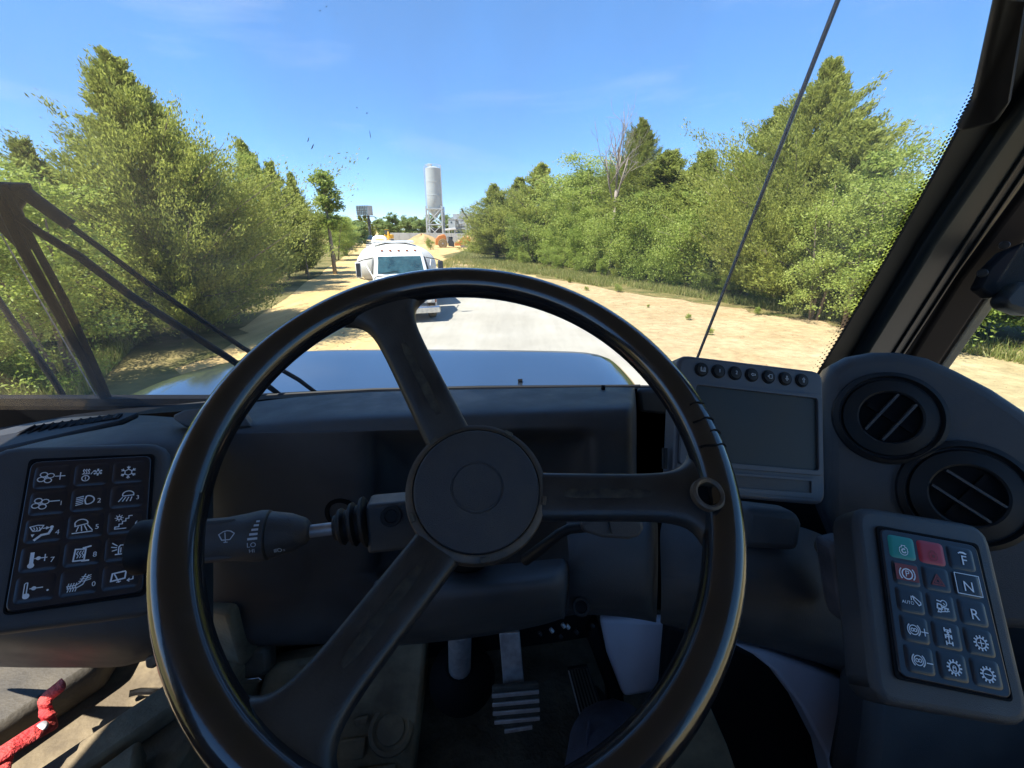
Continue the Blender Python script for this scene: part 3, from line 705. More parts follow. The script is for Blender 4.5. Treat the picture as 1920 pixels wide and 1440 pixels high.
# weeds and clods on the bare soil, dead stems in the brush
for k, (px, py, h) in enumerate([(1290, 600, .22), (1215, 577, .14), (1100, 545, .22), (1068, 530, .35), (1330, 628, .22), (1420, 590, .3), (1160, 548, .4), (1010, 532, .3)]):
    p = PG(px, py); tree('shrub', k, 'weed', ['small weed on bare soil left of the antenna foot', 'tiny weed on the bare soil between wheel rim and antenna', 'low weed where the soil meets the right verge', 'weed clump just above the wheel rim on the right verge', 'sprig of weed beside the foot of the antenna', 'weed on the soil right of the antenna', 'weed clump at the soil edge below the dead tree', 'low weed above the top right of the wheel rim'][k], 'weed', (p.x, p.y, 0), h, 1.1)
mb = MB()
for k in range(2600):
    t = random.random(); u_ = random.random() ** .7
    if k % 5 < 4: x, y = along([(6.5, 5.0), g2(1180, 640), g2(1050, 560), g2(900, 512)], t); x2, y2 = along([(15.5, 5.0), g2(1640, 616), g2(1220, 545), g2(960, 505)], t)
    else: x, y = along([(-5.5, 6), g2(420, 660), g2(520, 585), g2(640, 500)], t); x2, y2 = along([(-2.5, 6), g2(740, 660), g2(680, 560), g2(690, 490)], t)
    x, y = x + (x2 - x) * u_, y + (y2 - y) * u_; r = random.uniform(.012, .045) * (1.6 if random.random() < .08 else 1)
    a_ = random.uniform(0, 6.28); pts_ = [V((x + r * random.uniform(.7, 1.3) * math.cos(a_ + j * 2.09), y + r * random.uniform(.7, 1.3) * math.sin(a_ + j * 2.09), .003)) for j in range(3)]
    mb.add(pts_ + [V((x, y, r * random.uniform(.5, .9)))], [[0, 1, 3], [1, 2, 3], [2, 0, 3]])
tag(mb.build('soil_clods', mat('clod', (.30, .20, .10), .95, base2=(.46, .34, .2), vscale=3), smooth=False), 'scattered clods and stones on the bare soil', 'clods', None, 'stuff')
for k, (px, top, d, lab) in enumerate([(1440, 350, 20.5, 'grey dead stems in the brush left of the antenna'), (1340, 380, 23, 'thin grey dead stems in the brush between antenna and dead tree'), (1215, 370, 28, 'short dead stems just right of the big dead tree'), (1560, 420, 16.5, 'dead twigs at the front of the brush right of the antenna'), (75, 300, 15.0, 'arching dead stems below the small far-left cedar'), (110, 330, 13.5, 'dead twigs in the brush under the wiper hinge'), (400, 470, 16.0, 'tangle of dead branches at the foot of the left wood'), (560, 400, 30.0, 'dead stems left of the slender pale-trunked tree')]):
    tree_px('bare', 0, 'dead_shrub', lab, 'dead shrub', px, top, d + 3.2, .8)

# grass: blades over both verges
def grass(name, quads, n, h0, h1, lab):
    cs = []; 
    for (a, b, c, d), k in quads:
        u = RNG.random((k, 1)); v_ = RNG.random((k, 1))
        A, B, C_, D = map(np.array, (a, b, c, d))
        cs.append((A * (1 - u) + B * u) * (1 - v_) + (D * (1 - u) + C_ * u) * v_)
    c = np.concatenate(cs); m = len(c)
    cl = np.sin(c[:, 0] * 1.7) + np.sin(c[:, 1] * 1.3 + 2) + RNG.normal(size=m) * 1.2
    c = c[cl > -.4]; m = len(c)
    h = RNG.uniform(h0, h1, m) * (0.6 + .5 * RNG.random(m)); lean = RNG.normal(size=(m, 2)) * .28
    P = np.zeros((m, 3, 3), np.float32); a = RNG.random(m) * 6.28; wv = np.stack([np.cos(a), np.sin(a)], 1) * (.010 + .012 * RNG.random(m)[:, None] + h[:, None] * .02)
    P[:, 0, :2] = c - wv; P[:, 1, :2] = c + wv; P[:, 2, :2] = c + lean * h[:, None]; P[:, 2, 2] = h; P[:, :2, 2] = .005
    me = bpy.data.meshes.new(name); me.vertices.add(m * 3); me.vertices.foreach_set('co', P.ravel()); me.loops.add(m * 3); me.loops.foreach_set('vertex_index', np.arange(m * 3, dtype=np.int32))
    me.polygons.add(m); me.polygons.foreach_set('loop_start', np.arange(0, m * 3, 3, dtype=np.int32))
    me.materials.append(GRASSM); me.update(calc_edges=True); me.validate()
    o = bpy.data.objects.new(name, me); COL.objects.link(o); return tag(o, lab, 'grass', None, 'stuff')
def q4(*p): return tuple(g2(*a) for a in p)
def strip_r(i, w_): a, b = RL[i], RL[i + 1]; return ((a[0] - w_, a[1]), (b[0] - w_, b[1]), (b[0] + 1.4, b[1]), (a[0] + 1.4, a[1]))
def strip_l(i, w_): a, b = LL[i], LL[i + 1]; return ((a[0] - 1.4, a[1]), (b[0] - 1.4, b[1]), (b[0] + w_ + .7, b[1]), (a[0] + w_ + .7, a[1]))
grass('verge_grass', [(strip_r(0, 1.0), 16000), (strip_r(1, .4), 4000), (strip_r(2, .5), 9000), (strip_r(3, .8), 10000), (strip_r(4, 2.4), 22000), (strip_r(5, 3.0), 26000), (q4((815, 500), (960, 522), (1000, 470), (880, 466)), 26000)], 0, .12, .42, 'tufts of green and straw grass along the right verge')
grass('roadside_grass', [(strip_l(0, 1.2), 9000), (strip_l(1, 1.2), 16000), (strip_l(2, 1.2), 16000), (strip_l(3, 1.3), 16000), (strip_l(4, 1.6), 16000), (strip_l(5, 1.6), 12000)], 0, .15, .5, 'strip of green grass between the left wood and the sand')

# ------------------------------------------------------------------ vehicles and plant outside
WHITEP = mat('white_paint', (0.78, 0.78, 0.76), 0.35, coat=0.3, var=0.05, vscale=3)
TANKW = mat('tank_white', (0.80, 0.80, 0.78), 0.45, var=0.06, vscale=2, base2=(0.70, 0.67, 0.60))
DGLASS = mat('dark_glass', (0.02, 0.035, 0.04), 0.08, spec=0.8, ior=1.6)
WGLASS = mat('truck_windscreen', (0.03, 0.07, 0.075), 0.10, spec=0.9, ior=1.6, var=0.4, vscale=3)
TYRE = mat('tyre', (0.020, 0.019, 0.018), 0.85, base2=(0.10, 0.08, 0.05), vscale=10, bump=0.4, bscale=60)
MUD = mat('muddy_tyre', (0.16, 0.11, 0.05), 0.9, base2=(0.30, 0.21, 0.09), vscale=12)
GRIME = mat('grimy_white', (0.70, 0.68, 0.62), 0.5, base2=(0.45, 0.36, 0.22), vscale=2.5, detail=8, ramp=(.45, .8))
CHROMED = mat('bumper_chrome', (0.55, 0.55, 0.54), 0.25, metal=0.9, var=0.2, vscale=8)
AMBER = mat('amber_lens', (0.35, 0.10, 0.03), 0.3)
LENS = mat('lamp_lens', (0.62, 0.62, 0.58), 0.15, spec=0.8)
GALV = mat('plant_grey', (0.40, 0.445, 0.46), 0.5, var=0.06, vscale=0.4)
GALV2 = mat('plant_white', (0.44, 0.47, 0.485), 0.5, var=0.08, vscale=0.5)
DARKST = mat('dark_steel', (0.035, 0.04, 0.045), 0.6)
CONC = mat('grey_concrete', (0.25, 0.25, 0.24), 0.85, var=0.12, vscale=0.7, detail=6)
ORANGE = mat('orange_paint', (0.55, 0.19, 0.04), 0.4, coat=0.2, var=0.1, vscale=2)
YELLOW = mat('yellow_paint', (0.75, 0.42, 0.02), 0.45)
EARTH = mat('tan_earth', (0.38, 0.235, 0.105), 0.95, base2=(0.52, 0.35, 0.175), vscale=0.6, bump=0.8, bscale=2.0, detail=8, spec=0.1)
NAVY = mat('navy_paint', (0.02, 0.03, 0.05), 0.25, coat=0.5)
BOARD = mat('billboard_face', (0.10, 0.15, 0.18), 0.5, var=0.3, vscale=0.8)
BOARD2 = mat('billboard_back', (0.34, 0.38, 0.40), 0.6, var=0.15, vscale=0.8)
class Frame:
    def __init__(s, p, ang): s.p = V(p); s.x = V((math.cos(ang), math.sin(ang), 0)); s.y = V((-math.sin(ang), math.cos(ang), 0)); s.z = V((0, 0, 1)); s.ax = (s.x, s.y, s.z)
    def __call__(s, x, y, z): return s.p + s.x * x + s.y * y + s.z * z
def wheel(F, c, r, wd, parent, tm=None, rimm=None, hubs=True):
    o = MB().lathe(F(*c), F.x, [(r * .62, -wd / 2), (r * .9, -wd / 2), (r, -wd * .36), (r, wd * .36), (r * .9, wd / 2), (r * .62, wd / 2)], 28).build('wheel', tm or TYRE, parent)
    for s in (-1, 1):
        MB().lathe(F(c[0] + s * (wd / 2 + .004), c[1], c[2]), F.x * s, [(r * .6, -.02), (r * .58, .0), (r * .42, -.03), (r * .2, -.02), (r * .16, .03), (.01, .03)], 20).build('rim', rimm or STEEL, o)
    return o
# white water tanker facing us
wp = PG(764, 606); F = Frame(wp, R_(17))
wt = thing('water_truck', 'white tanker truck facing us on the sandy road', 'truck', wp)
def T(pts): return [F(*p) for p in pts]
mb = MB()                                                             # cab shell as a loft of sections
sec = lambda y, zb, zt, wb, wt_: [F(-wb, y, zb), F(-wb, y, (zb + zt) * .52), F(-wt_, y, zt - .06), F(-wt_ + .1, y, zt), F(wt_ - .1, y, zt), F(wt_, y, zt - .06), F(wb, y, (zb + zt) * .52), F(wb, y, zb)]
mb.grid([sec(1.15, .6, 1.58, 1.02, 1.0), sec(1.75, .6, 2.32, 1.06, .90), sec(1.95, .6, 2.42, 1.06, .90), sec(3.0, .6, 2.44, 1.06, .92), sec(3.05, .6, 2.36, 1.05, .9)])
cabw = mb.build('cab', WHITEP, wt, solid=.03, bevel=.02)
o = MB().prism(T([(-.86, 1.225, 1.63), (.86, 1.225, 1.63), (.79, 1.70, 2.24), (-.79, 1.70, 2.24)]), F.y * -.035).build('windscreen', WGLASS, wt, bevel=.01)
MB().tube(T([(-.70, 1.17, 1.66), (-.1, 1.22, 1.74)]), .012, 6).build('wiper', BLACK, o); MB().tube(T([(.08, 1.17, 1.66), (.66, 1.22, 1.74)]), .012, 6).build('wiper', BLACK, o)
for s in (-1, 1):
    MB().prism(T([(s * 1.075, 1.55, 1.6), (s * 1.075, 2.5, 1.6), (s * .955, 2.5, 2.2), (s * .965, 1.85, 2.2)]), F.x * s * .015).build('side_window', DGLASS, wt)
mb = MB(); hs = lambda y, z, wv: [F(-wv, y, .45), F(-wv, y, z - .18), F(-wv + .16, y, z - .02), F(-.4, y, z + .03), F(.4, y, z + .03), F(wv - .16, y, z - .02), F(wv, y, z - .18), F(wv, y, .45)]
mb.grid([hs(.16, .92, 1.05), hs(.25, 1.12, 1.12), hs(.7, 1.36, 1.12), hs(1.25, 1.56, 1.06)]).build('hood', GRIME, wt, solid=.02, bevel=.03)
g = MB().prism(T([(-.55, .13, .55), (.55, .13, .55), (.60, .14, .98), (-.60, .14, .98)]), F.y * -.04).build('grille', DARKST, wt, bevel=.01)
for k in range(6): MB().box(F(0, .07, .60 + k * .068), (1.1, .02, .022), F.ax).build('bar', CHROMED, g)
MB().box(F(0, .0, .46), (2.42, .22, .26), F.ax).build('bumper', CHROMED, wt, bevel=.05)
for s in (-1, 1):
    h = MB().box(F(s * .84, .11, .80), (.42, .16, .24), F.ax).build('headlight', LENS, wt, bevel=.04)
    MB().lathe(F(s * .84, .02, .80), -F.y, [(.095, -.01), (.09, .012), (.02, .016)], 16).build('lamp', CHROME, h)
    MB().box(F(s * 1.06, .16, .80), (.10, .14, .22), F.ax).build('turn_lamp', AMBER, wt, bevel=.02)
    m = MB().box(F(s * 1.52, 1.55, 1.78), (.20, .09, .56), F.ax).build('mirror', WHITEP if s < 0 else DARKST, wt, bevel=.03)
    MB().box(F(s * 1.52, 1.495, 1.78), (.15, .016, .48), F.ax).build('mirror_back', DARKST, m)
    MB().tube(T([(s * 1.0, 1.75, 2.18), (s * 1.36, 1.6, 2.12), (s * 1.52, 1.55, 2.06)]), .018, 6).tube(T([(s * 1.05, 1.6, 1.42), (s * 1.36, 1.56, 1.44), (s * 1.52, 1.55, 1.5)]), .018, 6).build('arm', DARKST, m)
    wheel(F, (s * 1.02, .95, .42), .42, .28, wt, MUD if s > 0 else TYRE)
    for y in (5.4, 6.6): wheel(F, (s * 1.0, y, .48), .48, .5, wt)
    MB().box(F(s * 1.16, 2.2, .55), (.22, .9, .3), F.ax).build('step', DARKST, wt, bevel=.02)
for k in range(5): MB().box(F(-.62 + .31 * k, 1.93, 2.44), (.10, .10, .05), F.ax).build('marker_lamp', AMBER, wt, bevel=.015)
prof = [(.5, 3.45), (1.0, 3.42), (1.45, 3.5), (1.62, 3.62), (1.66, 4.2), (1.66, 8.2), (1.5, 8.45), (.5, 8.5)]
mb = MB(); rows = []
for r, y in prof: rows.append([F(r * math.cos(2 * math.pi * k / 40), y, 1.72 + r * .56 * math.sin(2 * math.pi * k / 40)) for k in range(41)])
tank = mb.grid(rows).build('tank', TANKW, wt)
MB().prism(T([(r * math.cos(2 * math.pi * k / 40), 3.46, 1.72 + r * .56 * math.sin(2 * math.pi * k / 40)) for k in range(40) for r in [.75]]), F.y * .06).build('tank_head', TANKW, tank)
for y in (4.3, 5.6, 6.9): MB().tube([F(1.67 * math.cos(a), y, 1.72 + 1.67 * .56 * math.sin(a)) for a in [math.pi * k / 24 for k in range(25)]], .03, 6).build('tank_band', TANKW, tank)
pl = MB().box(F(-.1, 4.2, 2.70), (1.7, .9, .07), F.ax).build('catwalk', WHITEP, tank, bevel=.01)
MB().tube(T([(-.9, 5.2, 2.4), (-.9, 5.2, 2.72), (-.85, 5.2, 2.83), (-.74, 5.2, 2.88), (-.5, 5.2, 2.88), (-.40, 5.2, 2.84), (-.36, 5.2, 2.75)]), .075, 14).build('filler_pipe', WHITEP, wt)
MB().tube(T([(-1.0, 1.1, 1.5), (-1.35, 3.2, 2.0)]), .02, 6).tube(T([(1.0, 1.1, 1.5), (1.35, 3.2, 2.0)]), .02, 6).build('grab_rail', WHITEP, wt)
MB().box(F(0, 5.0, .72), (.9, 7.2, .22), F.ax).build('chassis', DARKST, wt)
# orange road roller
p = PG(846, 464); F = Frame(p, R_(8)); rr = thing('road_roller', 'orange soil compactor parked on the grass by the dirt heaps', 'road roller', p)
k_ = (PG(846, 464) - CAM).dot(FW) / FPX                                # metres per photo pixel out there
u = lambda a: a * k_
def X(px, py, y=0): return F((px - 846) * k_, y, (464 - py) * k_ * 1.03)
def profile(name, m, pts, y0, y1, parent, bevel=.05): return MB().prism([X(a, b, y0) for a, b in pts], F.y * (y1 - y0)).build(name, m, parent, bevel=bevel)
profile('engine_hood', ORANGE, [(817, 459), (818, 449), (824, 443), (834, 441), (838, 445), (838, 458), (828, 460)], -.8, .9, rr, .12)
profile('front_frame', ORANGE, [(853, 455), (862, 452), (868, 446), (880, 446), (884, 451), (879, 457), (870, 460), (853, 461)], -.9, 1.0, rr, .08)
profile('platform', DARKST, [(840, 445), (846, 446), (852, 456), (852, 463), (841, 461)], -.7, .8, rr, .03)
profile('canopy', WHITEP, [(836, 432), (855, 430), (857, 433), (836, 435)], -.8, .8, rr, .03)
for px in (841, 853):
    for y in (-.65, .65): MB().tube([X(px, 434, y), X(px + 1, 452, y)], .06, 6).build('post', GALV2, rr)
Fr = Frame(p, R_(8 + 90))
for y in (-.95, .85):
    c = X(831, 457, y); Fw = Frame(c, R_(98)); wheel(Fw, (0, 0, 0), .86, .55, rr, MUD)
c = X(870, 458, .05); MB().lathe(c, F.y, [(.78, -.85), (.80, -.83), (.80, .83), (.78, .85)], 30).build('drum', STEEL, rr)
MB().box(X(847, 448, 0), (.5, .6, .5), F.ax).build('seat', BLACK, rr, bevel=.05)
# concrete wall and dirt heaps
wl = thing('retaining_wall', 'long pale concrete block wall in front of the silo', 'wall', AT(820, 452, 118))
a, b = AT(733, 455, 128), AT(915, 462, 104)
n = 9
for k in range(n):
    q0 = a.lerp(b, (k + .006) / n); q1 = a.lerp(b, (k + .994) / n); zt = 3.2 + (AT(820, 437, 116).z - 3.2)
    q0.z = q1.z = 0; d_ = (q1 - q0).normalized(); nn = V((d_.y, -d_.x, 0))
    MB().prism([q0, q1, q1 + V((0, 0, zt)), q0 + V((0, 0, zt))], nn * -.5).build('panel', CONC, wl, bevel=.03)
def heap(name, label, px, py, d, wpx, hpx, seed, m=EARTH):
    c = AT(px, py, d); c.z = 0; kp = (c - CAM).dot(FW) / FPX; rx = wpx * kp / 2; hz = hpx * kp; rg = random.Random(seed); ph = [rg.uniform(0, 6) for _ in range(8)]
    mb = MB(); rows = []
    for i in range(15):
        t = i / 14; r = rx * t; row = []
        for k in range(41):
            a_ = 2 * math.pi * k / 40; wob = 1 + .10 * math.sin(3 * a_ + ph[0]) + .06 * math.sin(7 * a_ + ph[1])
            z = hz * max(0, (1 - t ** 1.25)) * (1 + .10 * math.sin(5 * a_ + ph[2] + 6 * t)) + rg.uniform(-.02, .02) * hz
            row.append(c + V((r * wob * math.cos(a_), r * wob * .8 * math.sin(a_), z - .02)))
        rows.append(row)
    return tag(mb.grid(rows).build(name, m), label, 'dirt pile')
heap('dirt_pile', 'wide low heap of tan earth in front of the wall', 792, 458, 108, 86, 17, 1)
heap('dirt_pile', 'heap of orange earth behind the road roller beside the conveyor', 888, 460, 96, 70, 27, 2)
heap('dirt_pile', 'small ridge of earth left of the wide heap', 726, 454, 112, 40, 7, 3)
# silo
d0 = 140; so = AT(818, 436, d0); so.z = 0; ks = (so - CAM).dot(FW) / FPX; F = Frame(so, 0)
silo = thing('cement_silo', 'tall pale grey cement silo on braced steel legs', 'silo', so)
zt, zb = AT(813, 316, d0).z, AT(816, 391, d0).z; rs = 13.6 * ks
MB().lathe(F(0, 0, 0), V((0, 0, 1)), [(.5, zb - 2.6), (rs, zb), (rs, zb + (zt - zb) * .33), (rs + .06, zb + (zt - zb) * .335), (rs, zb + (zt - zb) * .34), (rs, zb + (zt - zb) * .66), (rs + .06, zb + (zt - zb) * .665), (rs, zb + (zt - zb) * .67), (rs, zt), (rs * .4, zt + .5), (.2, zt + .55)], 40).build('barrel', GALV, silo)
MB().box(F(-.8, 0, zt + .7), (1.2, 1.2, 1.0), F.ax).build('dust_filter', GALV2, silo, bevel=.05)
MB().tube([F(rs * math.cos(a) * .98, rs * math.sin(a) * .98, zt + .9) for a in [k * math.pi / 12 for k in range(25)]], .05, 5).build('top_rail', GALV2, silo)
for k in range(8): a = k * math.pi / 4; MB().tube([F(rs * .98 * math.cos(a), rs * .98 * math.sin(a), zt), F(rs * .98 * math.cos(a), rs * .98 * math.sin(a), zt + .9)], .04, 5).build('rail_post', GALV2, silo)
lw = rs * 1.05
for sx in (-1, 1):
    for sy in (-1, 1): MB().box(F(sx * lw, sy * lw, zb / 2 + .3), (.32, .32, zb + .6), F.ax).build('leg', GALV2, silo)
    for z0, z1 in ((.4, zb * .5), (zb * .5, zb)):
        for sy in (-1, 1):
            MB().tube([F(-lw * sx, sy * lw, z0), F(lw * sx, sy * lw, z1)], .11, 5).build('brace', GALV2, silo)
            MB().tube([F(sy * lw, -lw * sx, z0), F(sy * lw, lw * sx, z1)], .11, 5).build('brace', GALV2, silo)
for z in (zb * .5, zb * .98):
    for sy in (-1, 1): MB().box(F(0, sy * lw, z), (2 * lw, .22, .3), F.ax).build('beam', GALV2, silo); MB().box(F(sy * lw, 0, z), (.22, 2 * lw, .3), F.ax).build('beam', GALV2, silo)
ld = MB()
for s in (-.25, .25): ld.tube([F(rs + .25, -1.2 + s, .5), F(rs + .25, -1.2 + s, zt + .8)], .05, 5)
for k in range(46): z = .8 + k * (zt / 46); ld.tube([F(rs + .25, -1.45, z), F(rs + .25, -.95, z)], .03, 4)
ld.build('ladder', GALV2, silo)
MB().tube([F(-rs - .2, -.6, 1.0), F(-rs - .2, -.6, zt + .3), F(-rs * .6, -.3, zt + .8)], .10, 8).build('fill_pipe', GALV2, silo)
MB().lathe(F(0, 0, 0), V((0, 0, 1)), [(1.6, .6), (1.7, 3.4), (1.3, 3.5)], 24).build('weigh_hopper', DARKST, silo)
# aggregate bins, conveyor and cabin of the batch plant
pb = AT(868, 438, 128); pb.z = 0; F = Frame(pb, 0); kb = (pb - CAM).dot(FW) / FPX
def B(px, py, y=0): q = AT(px, py, 128); return V((q.x, q.y + y, q.z))
bins = thing('aggregate_bins', 'white aggregate hopper bins on steel frame beside the silo', 'hopper', pb)
MB().prism([B(848, 401), B(893, 400), B(889, 413), B(852, 414)], V((0, 4, 0))).build('bin', GALV2, bins, bevel=.05)
MB().prism([B(857, 414.5), B(876, 414.5), B(872, 424), B(861, 424)], V((0, 3, 0))).build('hopper', GALV2, bins, bevel=.05)
for px in (853, 863, 874, 884): MB().tube([B(px, 414), B(px, 444)], .16, 6).build('leg', GALV2, bins); MB().tube([B(px, 414, 3.5), B(px, 444, 3.5)], .16, 6).build('leg', GALV2, bins)
for a, b in (((853, 430), (884, 430)), ((853, 426), (874, 440)), ((863, 440), (884, 426)), ((853, 420), (863, 436))): MB().tube([B(*a), B(*b)], .09, 5).build('brace', GALV2, bins)
MB().box(B(868, 428, 1.5), (4.2, 2.0, 1.1), F.ax).build('belt_feeder', GALV2, bins, bevel=.05)
MB().prism([B(843, 406, 3), B(868, 405, 3), B(864, 424, 3), B(846, 424, 3)], V((0, 4, 0))).build('bin', GALV, bins, bevel=.05)
MB().prism([B(878, 412, 4), B(899, 411, 4), B(899, 436, 4), B(880, 436, 4)], V((0, 4, 0))).build('bin', GALV2, bins, bevel=.05)
for px in (846, 851, 858, 868, 879, 889): MB().tube([B(px, 424, -.3), B(px + 2, 446, -.3)], .10, 5).build('leg', GALV2, bins)
MB().box(B(872, 437, -.8), (6.5, .8, .5), F.ax).build('gate_beam', DARKST, bins); MB().box(B(860, 440, -1.2), (1.6, 1.2, 1.0), F.ax).build('motor_box', mat('plant_blue', (.05, .16, .30), .5), bins, bevel=.04)
for py in (418, 428): MB().tube([B(838, py + 4, -.5), B(872, py, -.5)], .12, 6).build('pipe', GALV2, bins)
cv = thing('belt_conveyor', 'dark inclined conveyor belt rising in front of the white bins', 'conveyor', B(890, 440, -1.5))
for dy in (-2.0, -1.0):
    MB().tube([B(866.5, 393, dy), B(893, 432, dy)], .16, 5).build('chord', DARKST, cv); MB().tube([B(866, 398, dy), B(889, 434, dy)], .11, 5).build('chord', GALV2, cv)
    for k in range(9): t = k / 9; MB().tube([B(866.5 + 26.5 * t, 393 + 39 * t, dy), B(866 + 23 * (t + .08), 398 + 36 * (t + .08), dy)], .06, 4).build('lattice', GALV2, cv)
MB().prism([B(866.5, 392, -2.0), B(893, 431, -2.0), B(893, 431, -1.0), B(866.5, 392, -1.0)], V((0, 0, .25))).build('belt', DARKST, cv)
for px, py in ((874, 405), (884, 421)): MB().tube([B(px, py, -1.5), B(px + 1.5, 442, -1.5)], .12, 5).build('support', GALV2, cv)
cb = thing('control_cabin', 'small pale grey control cabin between silo and bins', 'cabin', B(849, 438, -1))
MB().box(B(849, 420.5, -1), (1.9, 2.0, 2.7), F.ax).build('wall', GALV, cb, bevel=.04); MB().box(B(848, 417, -2.02), (.4, .04, .4), F.ax).build('window', DGLASS, cb)
MB().box(B(849, 411.2, -1), (2.3, 2.2, .14), F.ax).build('roof', GALV2, cb)
for px in (843.5, 854.5): MB().tube([B(px, 429, -1), B(px, 444, -1)], .12, 5).build('leg', GALV2, cb)
# billboard
d1 = 150; bp = AT(696, 456, d1); bp.z = 0; bb = thing('billboard', 'two-sided V billboard on a dark steel post above the trees', 'billboard', bp)
top = AT(690, 404, d1)
MB().tube([bp, V((bp.x, bp.y, top.z))], .42, 12).build('post', DARKST, bb)
q = lambda px, py, d=d1: AT(px, py, d)
c1 = q(669.0, 404, 152); c2 = q(688.5, 404, 147); c3 = q(699, 404, 151.5); hgt = V((0, 0, q(690, 384.5).z - q(690, 403).z))
f1 = MB().prism([c1, c2, c2 + hgt, c1 + hgt], (0, .4, 0)).build('panel', BOARD, bb); f2 = MB().prism([c2 + V((.15, 0, 0)), c3, c3 + hgt, c2 + V((.15, 0, 0)) + hgt], (0, .4, 0)).build('panel', BOARD2, bb)
for k in range(1, 6): MB().box(c1.lerp(c2, k / 6) + hgt * .5 + V((0, -.06, 0)), (.14, .1, hgt.z)).build('rib', DARKST, f1)
for k in (.25, .5, .75): MB().prism([c1 + hgt * k + V((0, -.05, 0)), c2 + hgt * k + V((0, -.05, 0)), c2 + hgt * k + V((0, -.05, .12)), c1 + hgt * k + V((0, -.05, .12))], (0, -.06, 0)).build('rail', DARKST, f1)
MB().prism([q(668, 405), q(701, 405.5), q(701, 406.5), q(668, 406)], (0, 1.2, 0)).build('catwalk', DARKST, bb)
# parked pickup, yellow machine, utility box, debris
def small_car(name, label, cat, px, py, m):
    p = PG(px, py); F = Frame(p, R_(14)); o = thing(name, label, cat, p)
    s = lambda y, zb, zt, wv: [F(-wv, y, zb), F(-wv, y, zt - .1), F(-wv + .1, y, zt), F(wv - .1, y, zt), F(wv, y, zt - .1), F(wv, y, zb)]
    MB().grid([s(0, .45, .95, .92), s(.1, .4, 1.05, .98), s(1.4, .4, 1.15, 1.0), s(5.2, .4, 1.15, 1.0), s(5.3, .45, 1.0, .95)]).build('body', m, o, bevel=.03)
    MB().grid([s(1.4, 1.1, 1.15, .92), s(2.0, 1.1, 1.85, .78), s(3.3, 1.1, 1.88, .78), s(3.6, 1.1, 1.2, .88)]).build('cabin', m, o, bevel=.03)
    MB().prism([F(-.8, 1.46, 1.2), F(.8, 1.46, 1.2), F(.68, 1.92, 1.76), F(-.68, 1.92, 1.76)], F.y * -.04).build('windscreen', DGLASS, o)
    for s_ in (-1, 1):
        MB().box(F(s_ * .7, -.02, .82), (.36, .06, .18), F.ax).build('headlight', LENS, o)
        for y in (.95, 4.3): wheel(F, (s_ * .86, y, .4), .4, .28, o)
    MB().box(F(0, -.05, .55), (1.9, .14, .22), F.ax).build('bumper', CHROMED, o, bevel=.03)
    return o
small_car('pickup_truck', 'dark pickup parked at the far end of the road', 'pickup truck', 691, 458, NAVY)
p = AT(729, 449, 118); p.z = 0; F = Frame(p, 0); ym = thing('excavator', 'small yellow machine at the left end of the wall', 'excavator', p)
MB().box(F(0, 0, .45), (2.0, 2.6, .8), F.ax).build('track', DARKST, ym, bevel=.1); MB().box(F(.1, .2, 1.5), (1.9, 2.0, 1.0), F.ax).build('body', YELLOW, ym, bevel=.12)
MB().box(F(-.2, -.4, 2.5), (.95, 1.0, 1.1), F.ax).build('cab', DGLASS, ym, bevel=.08); MB().box(F(-.2, -.4, 3.1), (1.0, 1.1, .1), F.ax).build('cab_roof', YELLOW, ym); MB().tube([F(.5, -.8, 1.9), F(.6, -2.2, 2.6), F(.65, -2.9, .9)], .16, 8).build('boom', YELLOW, ym)
p = AT(679, 456, 120); p.z = 0; tag(MB().box(p + V((0, 0, 1.1)), (1.4, .9, 2.2)).build('utility_box', mat('box_grey', (.16, .17, .19), .6), bevel=.03), 'grey utility box standing beside the parked dark pickup', 'box')
rg = random.Random(5); DEB = [mat('debris_red', (.35, .10, .05), .7), mat('debris_grey', (.40, .39, .37), .8), mat('debris_dark', (.05, .05, .05), .8), mat('debris_tan', (.45, .33, .2), .9)]
names = [('pipe_length', 'loose pipe'), ('scrap_block', 'broken block'), ('scrap_board', 'loose board')]
for k in range(22):
    px, py = rg.uniform(649, 676), rg.uniform(456, 469); p = PG(px, py); a = rg.uniform(0, 3); F = Frame(p, a); t = rg.choice([0, 1, 1, 2]); mm = rg.choice(DEB)
    mb = MB(); z0 = rg.uniform(.1, .9)
    if t == 0: mb.tube([F(-1.0, 0, z0), F(1.0, .1, z0 + .3)], .16, 8)
    elif t == 1: mb.box(F(0, 0, z0), (rg.uniform(.5, 1.2), rg.uniform(.5, .9), rg.uniform(.4, .9)), (F.x, F.y, V((.1, .1, 1)).normalized()))
    else: mb.box(F(0, 0, z0), (1.8, .4, .12), (F.x, F.y, V((.2, .1, 1)).normalized()))
    tag(mb.build(names[t][0], mm, bevel=.02), ['rusty red ', 'pale grey ', 'blackened ', 'tan '][DEB.index(mm)] + names[t][1] + ' in the scrap heap, ' + ('its near side' if py > 463 else 'its far side') + (' by the grass' if px < 662 else ' by the road'), 'scrap', 'scrap heap pieces')

# ================================================================== OUR OWN TRUCK: CAB AND HOOD
truck = thing('dump_truck', 'dark cab and blue-grey hood of the truck we sit in', 'truck', (-.4, 1.0, 0))
E0 = V((0, 0, EYE))
def C3(x, y, z): return V((x, y, z + EYE))                             # relative to the eye
def Q(pts, y): return [PY(a, b, y) for a, b in pts]
def qd(pts, d): return [PD(a, b, d) for a, b in pts]
